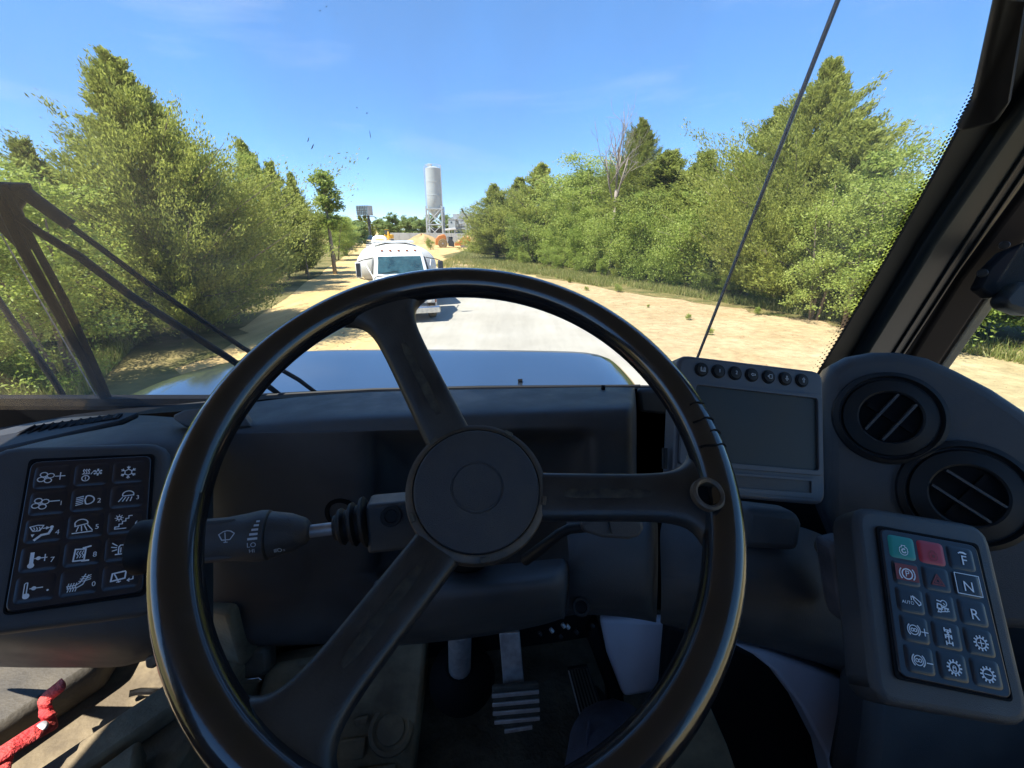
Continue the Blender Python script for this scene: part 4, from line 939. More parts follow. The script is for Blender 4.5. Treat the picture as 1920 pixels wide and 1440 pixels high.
# ---- hood
def hood_z(x, y):
    return -.478 + .018 * ((y - 1.25) / .5) - .014 * ((x + .43) / .86) ** 2
def hood_lim(y):                                                       # left and right edge at a given distance, rounded front corners
    q = max(0.0, (y - 1.30) / .44); c = 1 - (1 - min(1, q) ** 2.6) ** .5
    return -1.29 + .62 * c, .455 - .06 * c
def hood_rows(ys):
    rows = []
    for y, dz in ys:
        l, r = hood_lim(y); row = [C3(l - .02, y, hood_z(l, y) - .42 + dz), C3(l - .012, y, hood_z(l, y) - .07 + dz), C3(l + .012, y, hood_z(l, y) - .018 + dz)]
        for k in range(1, 12): x = l + (r - l) * k / 12; row.append(C3(x, y, hood_z(x, y) + dz))
        row += [C3(r - .012, y, hood_z(r, y) - .018 + dz), C3(r + .012, y, hood_z(r, y) - .07 + dz), C3(r + .02, y, hood_z(r, y) - .42 + dz)]
        rows.append(row)
    return rows
MB().grid(hood_rows([(1.06, 0), (1.2, 0), (1.32, 0), (1.42, 0), (1.51, 0), (1.585, 0), (1.64, 0), (1.675, -.001)])).build('hood', HOODP, truck, sub=2)
MB().grid(hood_rows([(1.677, -.0015), (1.700, -.003), (1.722, -.008), (1.735, -.04), (1.74, -.3)])).build('hood_lip', DUSTEDGE, truck, sub=1)
MB().tube([C3(.02, 1.34, hood_z(.02, 1.34) + .004), C3(.035, 1.34, hood_z(.035, 1.34) + .006)], .006, 8).build('hood_bolt', BLACK, truck, smooth=True)
# ---- cowl strip between dash and hood
rows = [[PY(a, b, y) for a, b, y in [(-200, 845, .90), (60, 800, .92), (140, 786, .94), (330, 772, .96), (500, 748, .97), (700, 738, .97), (900, 733, .97), (1120, 729, .97), (1300, 728, .97), (1600, 745, .97)]],
        [PY(a, b, y) for a, b, y in [(-200, 836, .98), (60, 792, 1.02), (140, 777, 1.06), (330, 754, 1.16), (480, 738, 1.22), (700, 728, 1.24), (900, 723, 1.24), (1120, 721.5, 1.24), (1300, 723, 1.24), (1600, 735, 1.24)]]]
MB().grid([[p + V((0, -.0, -.25)) for p in rows[0]], rows[0], rows[1], [p + V((0, .03, -.2)) for p in rows[1]]]).build('cowl', BLACK, truck)
MB().tube([PY(a, b - 2, 1.10) for a, b in [(140, 782), (330, 764), (500, 744), (700, 733), (900, 729), (1200, 726)]], .005, 6).build('cowl_seal', RUBBER, truck)
# ---- cab shell (what keeps the inside dark)
wt = V((0, -.30, .636)).normalized()
Nw = V((0, .636, .30)).normalized()                                    # outward normal of the windshield
Pw = C3(0, 1.05, -.336)
class WS:                                                              # windshield plane with offset
    @staticmethod
    def at(px, py, h=0.0):
        r = ray(px, py); t = (Pw + Nw * h - CAM).dot(Nw) / r.dot(Nw); return CAM + r * t
def ws(x, z): return C3(x, 1.05 - (z + .336) * .4717, z)
MB().prism([C3(-1.45, -.75, .42), C3(.86, -.75, .42), C3(.80, .86, .42), C3(-1.40, .86, .42)], (0, 0, .06)).build('roof', mat('grey_headliner', (.20, .21, .23), .9), truck, bevel=.01)
MB().prism([C3(-1.45, -.75, -1.3), C3(.95, -.75, -1.3), C3(.95, -.75, -.1), C3(-1.45, -.75, -.1)], (0, -.05, 0)).build('rear_wall', PLASTIC2, truck)
for x0, x1 in ((-1.45, -1.0), (.5, .95)): MB().prism([C3(x0, -.75, -.098), C3(x1, -.75, -.098), C3(x1, -.75, .418), C3(x0, -.75, .418)], (0, -.05, 0)).build('rear_pillar', PLASTIC2, truck)
ld_ = MB().prism([C3(-1.42, -.74, -1.3), C3(-1.42, 1.2, -1.3), C3(-1.42, 1.2, -.80), C3(-1.42, -.74, -.80)], (-.05, 0, 0)).build('left_door', PLASTIC2, truck, bevel=.01)
MB().prism([C3(-1.42, -.74, -.798), C3(-1.42, -.60, -.798), C3(-1.40, -.60, .418), C3(-1.40, -.74, .418)], (-.05, 0, 0)).build('door_post', BLACK, truck)
MB().prism([ws(-1.68, -.55), ws(-1.60, -.55), ws(-1.52, .44), ws(-1.60, .44)], (0, .07, 0)).build('left_pillar', PILLAR, truck, bevel=.01)
MB().prism([C3(-1.6, -.75, -1.24), C3(1.1, -.75, -1.24), C3(1.1, 1.25, -1.24), C3(-1.6, 1.25, -1.24)], (0, 0, -.04)).build('floor', FLOORM, truck)
MB().prism([C3(-1.6, 1.12, -1.235), C3(1.0, 1.12, -1.235), C3(1.0, 1.12, -.45), C3(-1.6, 1.12, -.45)], (0, .03, 0)).build('firewall', BLACK, truck)  # black sheet behind the dash, so that gaps read as shade
rd_ = MB().prism([C3(.93, -.74, -1.3), C3(.93, 1.02, -1.3), C3(.93, 1.02, -.62), C3(.93, -.74, -.62)], (.05, 0, 0)).build('right_door', PLASTIC2, truck, bevel=.01)
MB().prism([C3(.945, -.70, -.615), C3(.945, .98, -.615), C3(.87, .66, .40), C3(.87, -.70, .40)], (.005, 0, 0)).build('window_pane', SIDEGLASS, rd_)
# ---- windshield with its dotted black edge
wsh = MB().prism([ws(-1.60, -.5), ws(.82, -.5), ws(.70, .42), ws(-1.52, .42)], Nw * .005).build('windshield', GLASS, truck, smooth=False)
A0, A1 = (1541, 690), (1946, -50)
def Aline(t, off=0): return (A0[0] + (A1[0] - A0[0]) * t + off - 14 * math.sin(math.pi * t) * -1, A0[1] + (A1[1] - A0[1]) * t)
dots = MB()
for rw in range(3):
    for k in range(96):
        t = (k + (.5 if rw % 2 else 0)) / 96 * .92; px, py = Aline(t, -4 - rw * 6.0)
        c = WS.at(px, py, -.003); r = (.0030, .0023, .0015)[rw]
        dots.add([c + RT * (r * math.cos(a)) + wt * (r * math.sin(a)) for a in [math.pi * j / 3 for j in range(6)]], [[0, 1, 2, 3, 4, 5]])
d_ = dots.build('frit_dots', BLACK, wsh, smooth=False); d_['kind'] = 'stuff'
sp_k = MB()
for k, (px, py, a_, ln_, wd_) in enumerate([(578, 262, 1.0, .012, .003), (586, 275, .9, .014, .004), (669, 202, 0, .003, .003), (688, 212, .2, .004, .003), (694, 252, 1.5, .016, .0022), (690, 297, .8, .007, .003), (575, 255, .3, .002, .002), (1640, 218, .2, .003, .0015), (600, 20, .5, .003, .003), (612, 12, .5, .004, .002), (632, 26, .5, .003, .002)] + [(random.uniform(60, 1500), random.uniform(20, 600), random.uniform(0, 3), random.uniform(.0008, .0018), .0012) for _ in range(45)]):
    c = WS.at(px, py, -.002); e1 = RT * math.cos(a_) + wt * math.sin(a_); e2 = Nw.cross(e1)
    sp_k.add([c + e1 * ln_ * .42 * i_ + e2 * wd_ * .34 * j_ for i_, j_ in ((-1, -.2), (-.5, -.6), (.5, -.5), (1, 0), (.6, .5), (-.4, .7))], [[0, 1, 2, 3, 4, 5]])
o_ = sp_k.build('bug_specks', mat('bug_speck', (.10, .10, .10), .8), wsh, smooth=False); o_['kind'] = 'stuff'
# ---- right pillar: black band, painted post, door frame
def band(name, m, left, right, h, thick, bevel=.004, par=truck):
    def run(ps):                                                       # carry the post down behind the dash and up to the roof
        q = [WS.at(*p, h) for p in ps]
        lo = lambda a, b, z: a + (b - a) * ((z + EYE - a.z) / (b.z - a.z))
        q = [lo(q[0], q[1], -.60)] + q
        return q + ([lo(q[-2], q[-1], .425)] if q[-1].z < EYE + .42 else [])
    pts = run(left) + run(right)[::-1]
    return MB().prism(pts, Nw * thick).build(name, m, par, bevel=bevel, bseg=3)
tl = [k / 8 for k in range(9)]
band('edge_band', RUBBER, [Aline(t) for t in tl], [(1622 + (1985 - 1622) * t, 690 + (40 - 690) * t) for t in tl], -.008, .006, .001)
pil = band('pillar', PILLAR, [(1608, 680), (1749, 449), (1912, 208), (2080, -50)], [(1690, 680), (1796, 523), (1920, 356), (2200, -50)], -.035, .05, .014)
band('rib', PILLAR, [(1658, 690), (1780, 500), (1925, 282), (2110, 0)], [(1664, 690), (1786, 500), (1931, 282), (2116, 0)], -.040, .006, .002, pil)
band('rib', PILLAR, [(1676, 690), (1790, 516), (1925, 318), (2110, 40)], [(1680, 690), (1794, 516), (1929, 318), (2114, 40)], -.040, .006, .002, pil)
band('door_frame', BLACK, [(1690, 700), (1796, 528), (1924, 356), (2200, -20)], [(1752, 700), (1858, 545), (1990, 365), (2300, 0)], -.020, .05, .010)
band('window_seal', DUSTYD, [(1752, 705), (1858, 548), (1990, 370)], [(1772, 705), (1893, 536), (2010, 380)], -.012, .04, .006)
MB().prism([WS.at(1880, -10, -.05), WS.at(1935, -10, -.05), WS.at(1900, 190, -.05), WS.at(1868, 235, -.05), WS.at(1800, 250, -.02), WS.at(1835, 190, -.02)], Nw * .02).build('pillar_cover', RUBBER, truck, bevel=.008)
lat = MB().prism(qd([(1835, 540), (1855, 500), (1885, 470), (1960, 440), (1990, 520), (1960, 545), (1880, 548), (1862, 560)], .80), FW * .02).build('window_latch', BLACK, truck, bevel=.006)
MB().prism(qd([(1882, 560), (1910, 528), (1990, 520), (1990, 590), (1925, 588), (1890, 575)], .78), FW * .03).build('latch_knob', RUBBER, lat, bevel=.008)
for px, py in ((1842, 512), (1883, 460)): MB().lathe(PD(px, py, .795), -ray(px, py), [(.008, 0), (.007, .004), (.002, .005)], 12).build('screw', RUBBER, lat)

# ---- dashboard binnacle: grid of columns, a recess behind the steering hub
cx = [330, 352, 430, 560, 690, 706, 722, 900, 1085, 1100, 1114, 1150, 1168, 1184, 1190, 1194]
def top_y(x): return np.interp(x, [330, 500, 700, 900, 1120, 1200], [780, 746, 735, 729.5, 726, 727])
def edge_y(x): return np.interp(x, [330, 500, 700, 900, 1120, 1200], [820, 792, 783, 776, 768, 764])
def low_y(x): return np.interp(x, [330, 420, 840, 1060, 1200], [1226, 1214, 1196, 1152, 1140])
rows = []
spec = [('t', 0, .90), ('t', 3, .885), ('m', .5, .80), ('e', -6, .735), ('e', 6, .722), ('e', 26, .716), ('a', 806, .712), ('a', 818, .711), ('a', 832, .710), ('a', 950, .70), ('a', 1062, .69), ('a', 1076, .689), ('a', 1090, .688), ('l', -14, .68), ('l', -2, .685), ('l', 3, .72), ('l', 0, .95)]
for ri, (k, v, y) in enumerate(spec):
    row = []
    for ci, x in enumerate(cx):
        py = {'t': top_y(x) + v, 'm': (top_y(x) + edge_y(x)) * .5, 'e': edge_y(x) + v, 'a': v, 'l': low_y(x) + v}[k]
        yy = y
        if 7 <= ri <= 11 and 5 <= ci <= 9: yy = y + (.02 if (ri in (7, 11) or ci in (5, 9)) else .08)
        if ci >= 14: yy += (.03, .3)[ci - 14]
        if ci <= 0: yy += .2
        row.append(PY(x, min(py, low_y(x) - 16) if k == 'a' else py, yy))
    rows.append(row)
dash = MB().grid(rows).build('dashboard', PLASTIC, truck, sub=2)
MB().lathe(PY(640, 962, .700), V((0, -1, .1)), [(.034, -.004), (.032, .002), (.024, .003), (.022, -.02), (.004, -.02)], 28).build('column_boot', BLACK, dash)
MB().tube([PY(1128, 727, .88), PY(1134, 727, .88)], .006, 8).build('dash_clip', BLACK, dash)
# back of the dash right of the binnacle, black to paint in the gap's shade
MB().prism(Q([(1150, 735), (1330, 730), (1560, 745), (1560, 1000), (1150, 1100)], .97), (0, .03, 0)).build('dash_back', BLACK, truck)
MB().prism(Q([(1195, 731), (1250, 729), (1330, 733), (1330, 800), (1250, 780), (1200, 775)], .93), (0, .02, 0)).build('dash_shoulder', PLASTIC, truck, bevel=.01)
# lower column shroud and the pods right of it
def pod(name, m, lst, par=truck, sub=2):
    return MB().grid([[PD(x, y, d) for x, y, d in row] for row in lst]).build(name, m, par, sub=sub)
pod('column_shroud', PLASTIC, [[(700, 1085, .66), (760, 1078, .66), (900, 1062, .66), (1020, 1050, .66), (1052, 1046, .66), (1063, 1050, .68), (1066, 1060, .76)],
                               [(700, 1100, .60), (760, 1092, .585), (900, 1080, .575), (1020, 1068, .575), (1052, 1060, .58), (1064, 1062, .60), (1067, 1070, .76)],
                               [(700, 1128, .575), (760, 1122, .56), (900, 1108, .55), (1020, 1096, .55), (1054, 1090, .56), (1064, 1090, .58), (1067, 1096, .76)],
                               [(700, 1170, .585), (760, 1162, .575), (900, 1150, .57), (1020, 1130, .57), (1050, 1124, .575), (1060, 1124, .59), (1064, 1130, .76)],
                               [(700, 1212, .63), (760, 1208, .62), (900, 1194, .62), (1020, 1170, .62), (1046, 1160, .625), (1054, 1156, .64), (1058, 1160, .78)],
                               [(700, 1214, .8), (760, 1210, .8), (900, 1196, .8), (1020, 1172, .8), (1046, 1163, .8), (1054, 1160, .8), (1058, 1162, .84)]])
p2 = pod('shroud_side', PLASTIC, [[(1060, 935, .80), (1090, 930, .78), (1150, 926, .78), (1205, 930, .78), (1226, 934, .78), (1232, 940, .86)],
                               [(1062, 990, .70), (1090, 985, .68), (1150, 980, .68), (1205, 984, .68), (1228, 990, .69), (1234, 995, .80)],
                               [(1068, 1050, .655), (1090, 1046, .645), (1150, 1040, .64), (1205, 1046, .645), (1228, 1052, .66), (1234, 1056, .80)],
                               [(1068, 1100, .65), (1090, 1098, .64), (1150, 1096, .64), (1205, 1100, .645), (1226, 1104, .66), (1233, 1108, .80)],
                               [(1066, 1150, .67), (1090, 1148, .66), (1150, 1150, .66), (1205, 1158, .665), (1224, 1162, .68), (1231, 1164, .80)],
                               [(1066, 1154, .8), (1090, 1152, .8), (1150, 1154, .8), (1205, 1162, .8), (1224, 1166, .8), (1231, 1168, .86)]])
MB().lathe(PD(1090, 1138, .645), -ray(1090, 1138), [(.014, -.004), (.013, .001), (.009, .001), (.008, -.004), (.002, -.004)], 18).build('screw', RUBBER, p2)
pod('console_arm', PLASTIC2, [[(1236, 960, .74), (1300, 955, .72), (1420, 968, .71), (1500, 985, .70), (1560, 1010, .70), (1620, 1040, .70)],
                              [(1238, 1030, .68), (1300, 1030, .66), (1420, 1030, .655), (1490, 1040, .655), (1545, 1060, .67), (1620, 1080, .68)],
                              [(1240, 1090, .665), (1300, 1088, .64), (1420, 1085, .635), (1490, 1095, .64), (1550, 1110, .655), (1640, 1130, .66)],
                              [(1240, 1130, .67), (1300, 1135, .65), (1420, 1140, .645), (1500, 1150, .65), (1560, 1165, .655), (1650, 1180, .66)],
                              [(1238, 1168, .71), (1300, 1180, .70), (1420, 1205, .69), (1500, 1228, .69), (1580, 1255, .69), (1670, 1290, .69)],
                              [(1238, 1170, .85), (1300, 1184, .85), (1420, 1210, .85), (1500, 1233, .85), (1580, 1260, .85), (1670, 1300, .85)]])
MB().prism(qd([(1400, 950), (1500, 962), (1508, 985), (1500, 1036), (1390, 1030)], .645), FW * .05).build('display_foot', PLASTIC2, truck, bevel=.012, bseg=3)
br = MB().prism(qd([(1560, 1022), (1602, 1012), (1612, 1030), (1622, 1160), (1590, 1178), (1580, 1150)], .60), FW * .04).build('arm_bracket', mat('scuffed_plastic', (.035, .034, .042), .7, base2=(.085, .08, .09), vscale=18, detail=8), truck, bevel=.008)
MB().lathe(PD(1552, 1026, .635), -ray(1552, 1026), [(.017, -.004), (.016, .002), (.010, .002), (.009, -.004), (.002, -.004)], 18).build('bolt', DUSTYD, br)
# ---- right vent pod
vp = Plane(anchor=PD(1690, 830, .68), n=V((-.42, -.80, .42)))
outl = [(1545, 700), (1560, 682), (1590, 666), (1640, 657), (1690, 657), (1745, 668), (1800, 692), (1870, 728), (1930, 768), (2010, 840), (2060, 960), (2050, 1080), (1960, 1190), (1800, 1180), (1660, 1120), (1580, 1040), (1546, 960)]
vpod = MB().prism([vp.at(a, b) for a, b in outl], -vp.n * .09).build('vent_pod', PLASTIC, truck, bevel=.020, bseg=4)
def vent(px, py, r, ang):
    c = vp.at(px, py, 0); n = vp.n
    o = MB().lathe(c, n, [(r * 1.12, -.002), (r * 1.10, .006), (r * 1.0, .010), (r * .97, .006), (r * .96, .002), (r * .93, .002), (r * .90, .007), (r * .64, .012), (r * .60, .010), (r * .59, .001)], 56, close=False).build('vent', RUBBER, vpod)
    MB().lathe(c - n * .030, n, [(r * .62, .028), (r * .62, .0315), (.001, .0315)], 36).build('vent_shade_disc', BLACK, o)  # black disc on the pod face, painting in the dark of an open duct
    a = vp.r * math.cos(ang) + vp.u * math.sin(ang); b = n.cross(a)
    for s in (-.20, .20): MB().box(c + n * .006 + b * (s * r), (r * 1.08, .0035, .014), (a, b, n)).build('vane', PLASTIC, o)
    MB().box(c + n * .0045, (.006, r * 1.05, .006), (a, b, n)).build('vane_link', BLACK, o)
    return o
vent(1665, 783, .067, R_(62)); vent(1808, 928, .073, R_(-28))

# ---- left console with ledge, air grille and keypad well
pod('left_console', PLASTIC2, [[(-160, 905, .78), (-60, 868, .78), (30, 838, .78), (120, 818, .79), (200, 803, .80), (275, 786, .81), (345, 800, .82), (400, 812, .84)],
                               [(-160, 925, .70), (-60, 886, .70), (30, 850, .70), (120, 836, .71), (200, 826, .72), (280, 816, .73), (345, 822, .75), (400, 832, .80)],
                               [(-160, 950, .67), (-60, 905, .67), (20, 868, .672), (120, 852, .685), (210, 846, .70), (295, 842, .71), (345, 850, .73), (400, 860, .79)],
                               [(-160, 1000, .655), (-60, 1000, .655), (10, 1000, .655), (120, 990, .665), (210, 985, .68), (310, 980, .695), (345, 985, .715), (400, 990, .78)],
                               [(-160, 1120, .635), (-60, 1120, .635), (0, 1120, .635), (120, 1110, .645), (210, 1100, .66), (310, 1090, .68), (345, 1090, .70), (400, 1090, .77)],
                               [(-160, 1180, .625), (-60, 1180, .625), (0, 1180, .625), (120, 1178, .64), (210, 1175, .655), (285, 1172, .67), (330, 1172, .69), (400, 1172, .77)],
                               [(-160, 1206, .63), (-60, 1207, .63), (0, 1208, .63), (120, 1211, .645), (210, 1213, .66), (270, 1213, .68), (310, 1205, .70), (400, 1200, .77)],
                               [(-160, 1215, .66), (-60, 1218, .66), (0, 1222, .66), (120, 1230, .67), (200, 1238, .685), (250, 1238, .71), (280, 1225, .73), (400, 1210, .78)],
                               [(-160, 1240, .76), (-60, 1245, .76), (0, 1252, .76), (120, 1252, .76), (200, 1252, .77), (235, 1250, .78), (262, 1240, .79), (400, 1215, .82)]])
led = pod('dash_ledge', mat('shaded_ledge_plastic', (.022, .024, .028), .6, var=.15, vscale=6), [[(-160, 850, 1.02), (0, 806, 1.02), (100, 782, 1.02), (250, 776, 1.02), (330, 783, 1.02), (420, 790, 1.02)],  # colour darkened to stand for shade; the sun still reaches the ledge
                             [(-160, 885, .90), (0, 828, .90), (100, 806, .90), (200, 798, .90), (270, 786, .90), (420, 800, .90)],
                             [(-160, 925, .80), (0, 858, .80), (100, 840, .80), (200, 822, .80), (275, 800, .80), (420, 815, .80)]])
gp = [PD(20, 826, .865), PD(215, 795, .865), PD(240, 785, .885), PD(245, 791, .865), PD(60, 824, .845), PD(20, 836, .845)]
gr = MB().prism([PD(-60, 838, .855), PD(232, 783, .905), PD(262, 783, .885), PD(225, 800, .855), PD(-60, 866, .80)], UP * .012).build('air_grille', RUBBER, truck, bevel=.004)
MB().prism([PD(22, 828, .862), PD(60, 811, .872), (PD(230, 787, .888)), PD(222, 795, .866), PD(24, 832, .85)], UP * .0135).build('grille_slot_shade', BLACK, gr)  # black slab standing for the shade inside an open slot
for k in range(10):
    t = (k + .4) / 10; a = PD(24 + 200 * t, 832 - 37 * t, .85 + .016 * t); b = PD(60 + 172 * t, 811 - 24 * t, .872 + .016 * t)
    MB().tube([a + UP * .014, b + UP * .014], .0022, 5).build('slat', RUBBER, gr)
MB().prism(qd([(323, 778), (345, 768), (440, 757), (470, 800), (372, 806), (345, 800), (325, 786)], .80), FW * .03 - UP * .01).build('dash_corner', PLASTIC, truck, bevel=.006, bseg=3)

# ---- footwell: floor pieces around the pedals
kb_ = MB().prism(qd([(500, 1250), (760, 1205), (800, 1190), (792, 1300), (772, 1470), (430, 1470)], .98), FW * .06).build('kick_board', DUSTY, truck, bevel=.01)
c = PD(733, 1368, .972); MB().lathe(c, -ray(733, 1368) + V((0, 0, .3)), [(.050, -.004), (.048, .010), (.040, .014), (.034, .009), (.031, .009), (.029, .016), (.004, .019)], 36).build('foot_switch', DUSTY, kb_, smooth=True)
for q_ in ([(640, 1385), (688, 1378), (684, 1418), (636, 1424)], [(668, 1440), (742, 1430), (740, 1470), (660, 1480)], [(665, 1345), (692, 1338), (690, 1352), (668, 1358)]):
    MB().prism(qd(q_, .972), FW * -.008).build('pad', DUSTY, kb_, bevel=.003)
MB().tube([PD(862, 1180, .86), PD(862, 1252, .92)], .024, 16).build('steering_shaft', STEEL, truck)
MB().lathe(PD(862, 1250, .93), V((0, -.35, 1)), [(.075, -.07), (.065, -.03), (.045, -.01), (.030, .005), (.026, .005)], 28).build('shaft_boot', BLACK, truck)
MB().prism(qd([(795, 1185), (1115, 1150), (1120, 1192), (1040, 1205), (960, 1215), (795, 1235)], 1.02), FW * .03).build('bulkhead_rail', BLACK, truck)
for k, (px, py) in enumerate([(1010, 1185), (1032, 1179), (1048, 1190), (1062, 1172), (1078, 1182), (1054, 1170), (1108, 1170)]):
    MB().tube([PD(px, py, .86), PD(px + 5, py + 6, .86)], .004, 6).build('wire_clip', [RUBBER, STEEL][k % 2], truck)
MB().prism(qd([(1100, 1195), (1122, 1165), (1170, 1300), (1185, 1470), (1150, 1470), (1140, 1300)], .98), FW * .05).build('footwell_edge', BLACK, truck, bevel=.01)
MB().prism(qd([(1126, 1160), (1252, 1162), (1290, 1190), (1310, 1240), (1230, 1300), (1170, 1310), (1140, 1230)], .96), FW * .03).build('kick_panel', TRIM, truck, bevel=.012, bseg=3)
MB().prism(qd([(1250, 1170), (1330, 1190), (1440, 1236), (1500, 1300), (1560, 1400), (1600, 1500), (1150, 1500), (1240, 1290)], .90), FW * .03).build('console_box', BLACK, truck, bevel=.01)
MB().prism(qd([(1370, 1206), (1440, 1222), (1520, 1250), (1590, 1276), (1622, 1304), (1638, 1336), (1634, 1380), (1612, 1500), (1570, 1500), (1552, 1420), (1506, 1330), (1455, 1262), (1415, 1230)], .80), FW * .05).build('console_side', TRIM, truck, bevel=.014, bseg=3)
MB().prism(qd([(1640, 1290), (1990, 1330), (1990, 1520), (1610, 1520), (1632, 1400)], .66), FW * .08).build('console_lower', PLASTIC2, truck, bevel=.02, bseg=3)
MB().prism(qd([(1235, 1430), (1330, 1320), (1365, 1400), (1400, 1500), (1235, 1500)], .86), FW * .02).build('floor_strip', DUSTY, truck, bevel=.006)
# ---- lower left: dusty door step, sunlit through the left door
st = MB().prism([C3(-1.41, .15, -.90), C3(-.62, .15, -.90), C3(-.58, .95, -.90), C3(-1.41, .95, -.90)], (0, 0, -.33)).build('door_step', DUSTY, truck, bevel=.015)
MB().prism([C3(-.98, .22, -.896), C3(-.93, .20, -.896), C3(-.60, .62, -.896), C3(-.66, .66, -.896)], (0, 0, .035)).build('step_ridge', DUSTY, st, bevel=.008)
MB().prism([C3(-.86, .22, -.896), C3(-.80, .20, -.896), C3(-.62, .44, -.896), C3(-.66, .50, -.896)], (0, 0, .05)).build('step_ridge', DUSTY, st, bevel=.01)
MB().prism([C3(-1.40, .42, -.897), C3(-1.02, .30, -.897), C3(-.84, .62, -.897), C3(-.90, .80, -.897), C3(-1.40, .80, -.897)], (0, 0, .07)).build('storage_tray', DUSTYD, truck, bevel=.015)
MB().prism([C3(-.72, .70, -.897), C3(-.58, .66, -.897), C3(-.54, .88, -.897), C3(-.70, .90, -.897)], (0, 0, .16)).build('step_block', DUSTY, truck, bevel=.012)
MB().tube([PD(242, 1302, .86), PD(262, 1297, .87), PD(300, 1297, .88)], .007, 8).build('metal_bar', CHROME, truck)
MB().prism(qd([(270, 1236), (296, 1222), (305, 1238), (285, 1256), (272, 1254)], .72), FW * .04).build('release_tab', DUSTYD, truck, bevel=.004)
kl = MB().prism(qd([(400, 1225), (500, 1215), (505, 1262), (470, 1285), (415, 1290)], .95), FW * .04).build('fuse_cover', DUSTYD, truck, bevel=.01)
MB().prism(qd([(447, 1273), (488, 1267), (494, 1272), (484, 1278), (450, 1280)], .94), FW * -.006).build('metal_tab', CHROME, kl, bevel=.001)
MB().prism(qd([(360, 1290), (520, 1280), (530, 1240), (540, 1470), (300, 1470)], 1.03), FW * .03).build('left_kick_panel', DUSTY, truck, bevel=.01)

# ================================================================== THINGS IN THE CAB
# ---- steering wheel
WC = C3(-.035, .3012, -.1868); az_, el_ = .1478, .8812
WN = V((math.sin(az_) * math.cos(el_), -math.cos(az_) * math.cos(el_), math.sin(el_)))
WA = WN.cross(V((0, 0, 1))).normalized(); WB = WN.cross(WA)
def W(r, a, h=0): return WC + (WA * math.cos(a) + WB * math.sin(a)) * r + WN * h
def wplane(px, py, h=0):
    r = ray(px, py); t = (WC + WN * h - CAM).dot(WN) / r.dot(WN); q = CAM + r * t - WC
    return math.atan2(q.dot(WB), q.dot(WA)), math.hypot(q.dot(WA), q.dot(WB))
sw = thing('steering_wheel', 'big black three-spoke steering wheel in front of the dashboard', 'steering wheel', W(0, 0, -.1))
mb = MB(); NS, NT = 120, 18; rows = []
for i in range(NS):
    a = 2 * math.pi * i / NS; row = []
    for k in range(NT):
        b = 2 * math.pi * k / NT; rr_, hh = .0160 * math.cos(b), .0150 * math.sin(b)
        if math.cos(b) < -.3 and math.sin(b) > 0: rr_ *= .92; hh *= .95
        row.append(W(.21 + rr_, a, hh))
    rows.append(row + [row[0]])
rows.append(rows[0]); mb.grid(rows)
rim = mb.build('rim', WHEELM, sw)
HZ = -.050
HO = RT * .0075                                                       # the hub sits a little right of the rim centre
for si, (px, py) in enumerate(((722, 575), (1310, 925), (528, 1392))):
    ang, _ = wplane(px, py)
    d = WA * math.cos(ang) + WB * math.sin(ang); s = WN.cross(d)
    ts = [.030, .055, .08, .11, .14, .160, .175, .188, .198, .206]
    ws_ = [.0225, .0225, .0220, .0215, .0210, .0212, .0225, .0265, .035, .052]
    rows = []
    for r, wd in zip(ts, ws_):
        t = (r - .03) / .175; h = HZ - .004 + (.046) * (t ** 1.15); th = .0095 + .002 * t; c = WC + HO * (1 - t) + d * r + WN * h
        rows.append([c + s * (wd * a) + WN * (th * b) - d * (wd * a * a * .18 * max(0, (t - .8) * 5)) for a, b in ((1, 0), (.93, .7), (.7, 1), (0, 1.05), (-.7, 1), (-.93, .7), (-1, 0), (-.93, -.7), (-.7, -1), (0, -1), (.7, -1), (.93, -.7), (1, 0))])
    sp = MB().grid(rows).build('spoke', SPOKEM, sw, sub=1)
    rows = []
    for k in range(9):
        r = .078 + .075 * k / 8; t = (r - .03) / .175; h = HZ - .004 + .046 * (t ** 1.15) + (.0095 + .002 * t) * 1.04 + .0008; c = WC + HO * (1 - t) + d * r + WN * h
        e = .0042 * (1 if 0 < k < 8 else .55); rows.append([c - s * e, c - s * e * .6 + WN * .0004, c + s * e * .6 + WN * .0004, c + s * e])
    MB().grid(rows).build('inlay', INLAY, sp)
    if si == 1:
        c = W(.194, ang - .02, .0120)
        ks_ = MB().lathe(c, WN, [(.0135, -.004), (.0135, .0015), (.0115, .0028), (.0095, .0012), (.0085, -.008), (.0065, -.009)], 28, close=False).build('knob_socket', HUBM, sw)
        MB().lathe(c - WN * .006, WN, [(.0085, 0), (.001, .0002)], 20).build('socket_hole', BLACK, ks_)
for k, (px, py, a0, a1) in enumerate([(1285, 772, .3, 1.9), (1300, 800, .5, 2.2), (1310, 822, .2, 1.5), (1322, 846, .6, 2.4)]):
    an_, _ = wplane(px, py)
    MB().tube([W(.21 + .0166 * math.cos(b_), an_ + .004 * math.sin(5 * b_ + k), .0156 * math.sin(b_)) for b_ in [a0 + (a1 - a0) * j / 9 for j in range(10)]], .0007, 4).build('crack', BLACK, rim)
hub = MB().lathe(W(0, 0, 0) + HO, WN, [(.046, HZ - .050), (.050, HZ - .048), (.056, HZ - .030), (.0625, HZ - .010), (.0635, HZ + .004), (.0625, HZ + .010), (.0585, HZ + .0125), (.0565, HZ + .0125), (.0560, HZ + .009)], 72).build('hub', HUBM, sw)
cap = MB().lathe(W(0, 0, 0) + HO, WN, [(.0555, HZ + .008), (.0555, HZ + .0125), (.0548, HZ + .0142), (.053, HZ + .0150), (.0235, HZ + .0160), (.0228, HZ + .0150), (.0218, HZ + .0150), (.0210, HZ + .0158), (.019, HZ + .0152), (.001, HZ + .0152)], 72).build('hub_cap', CAPM, hub)
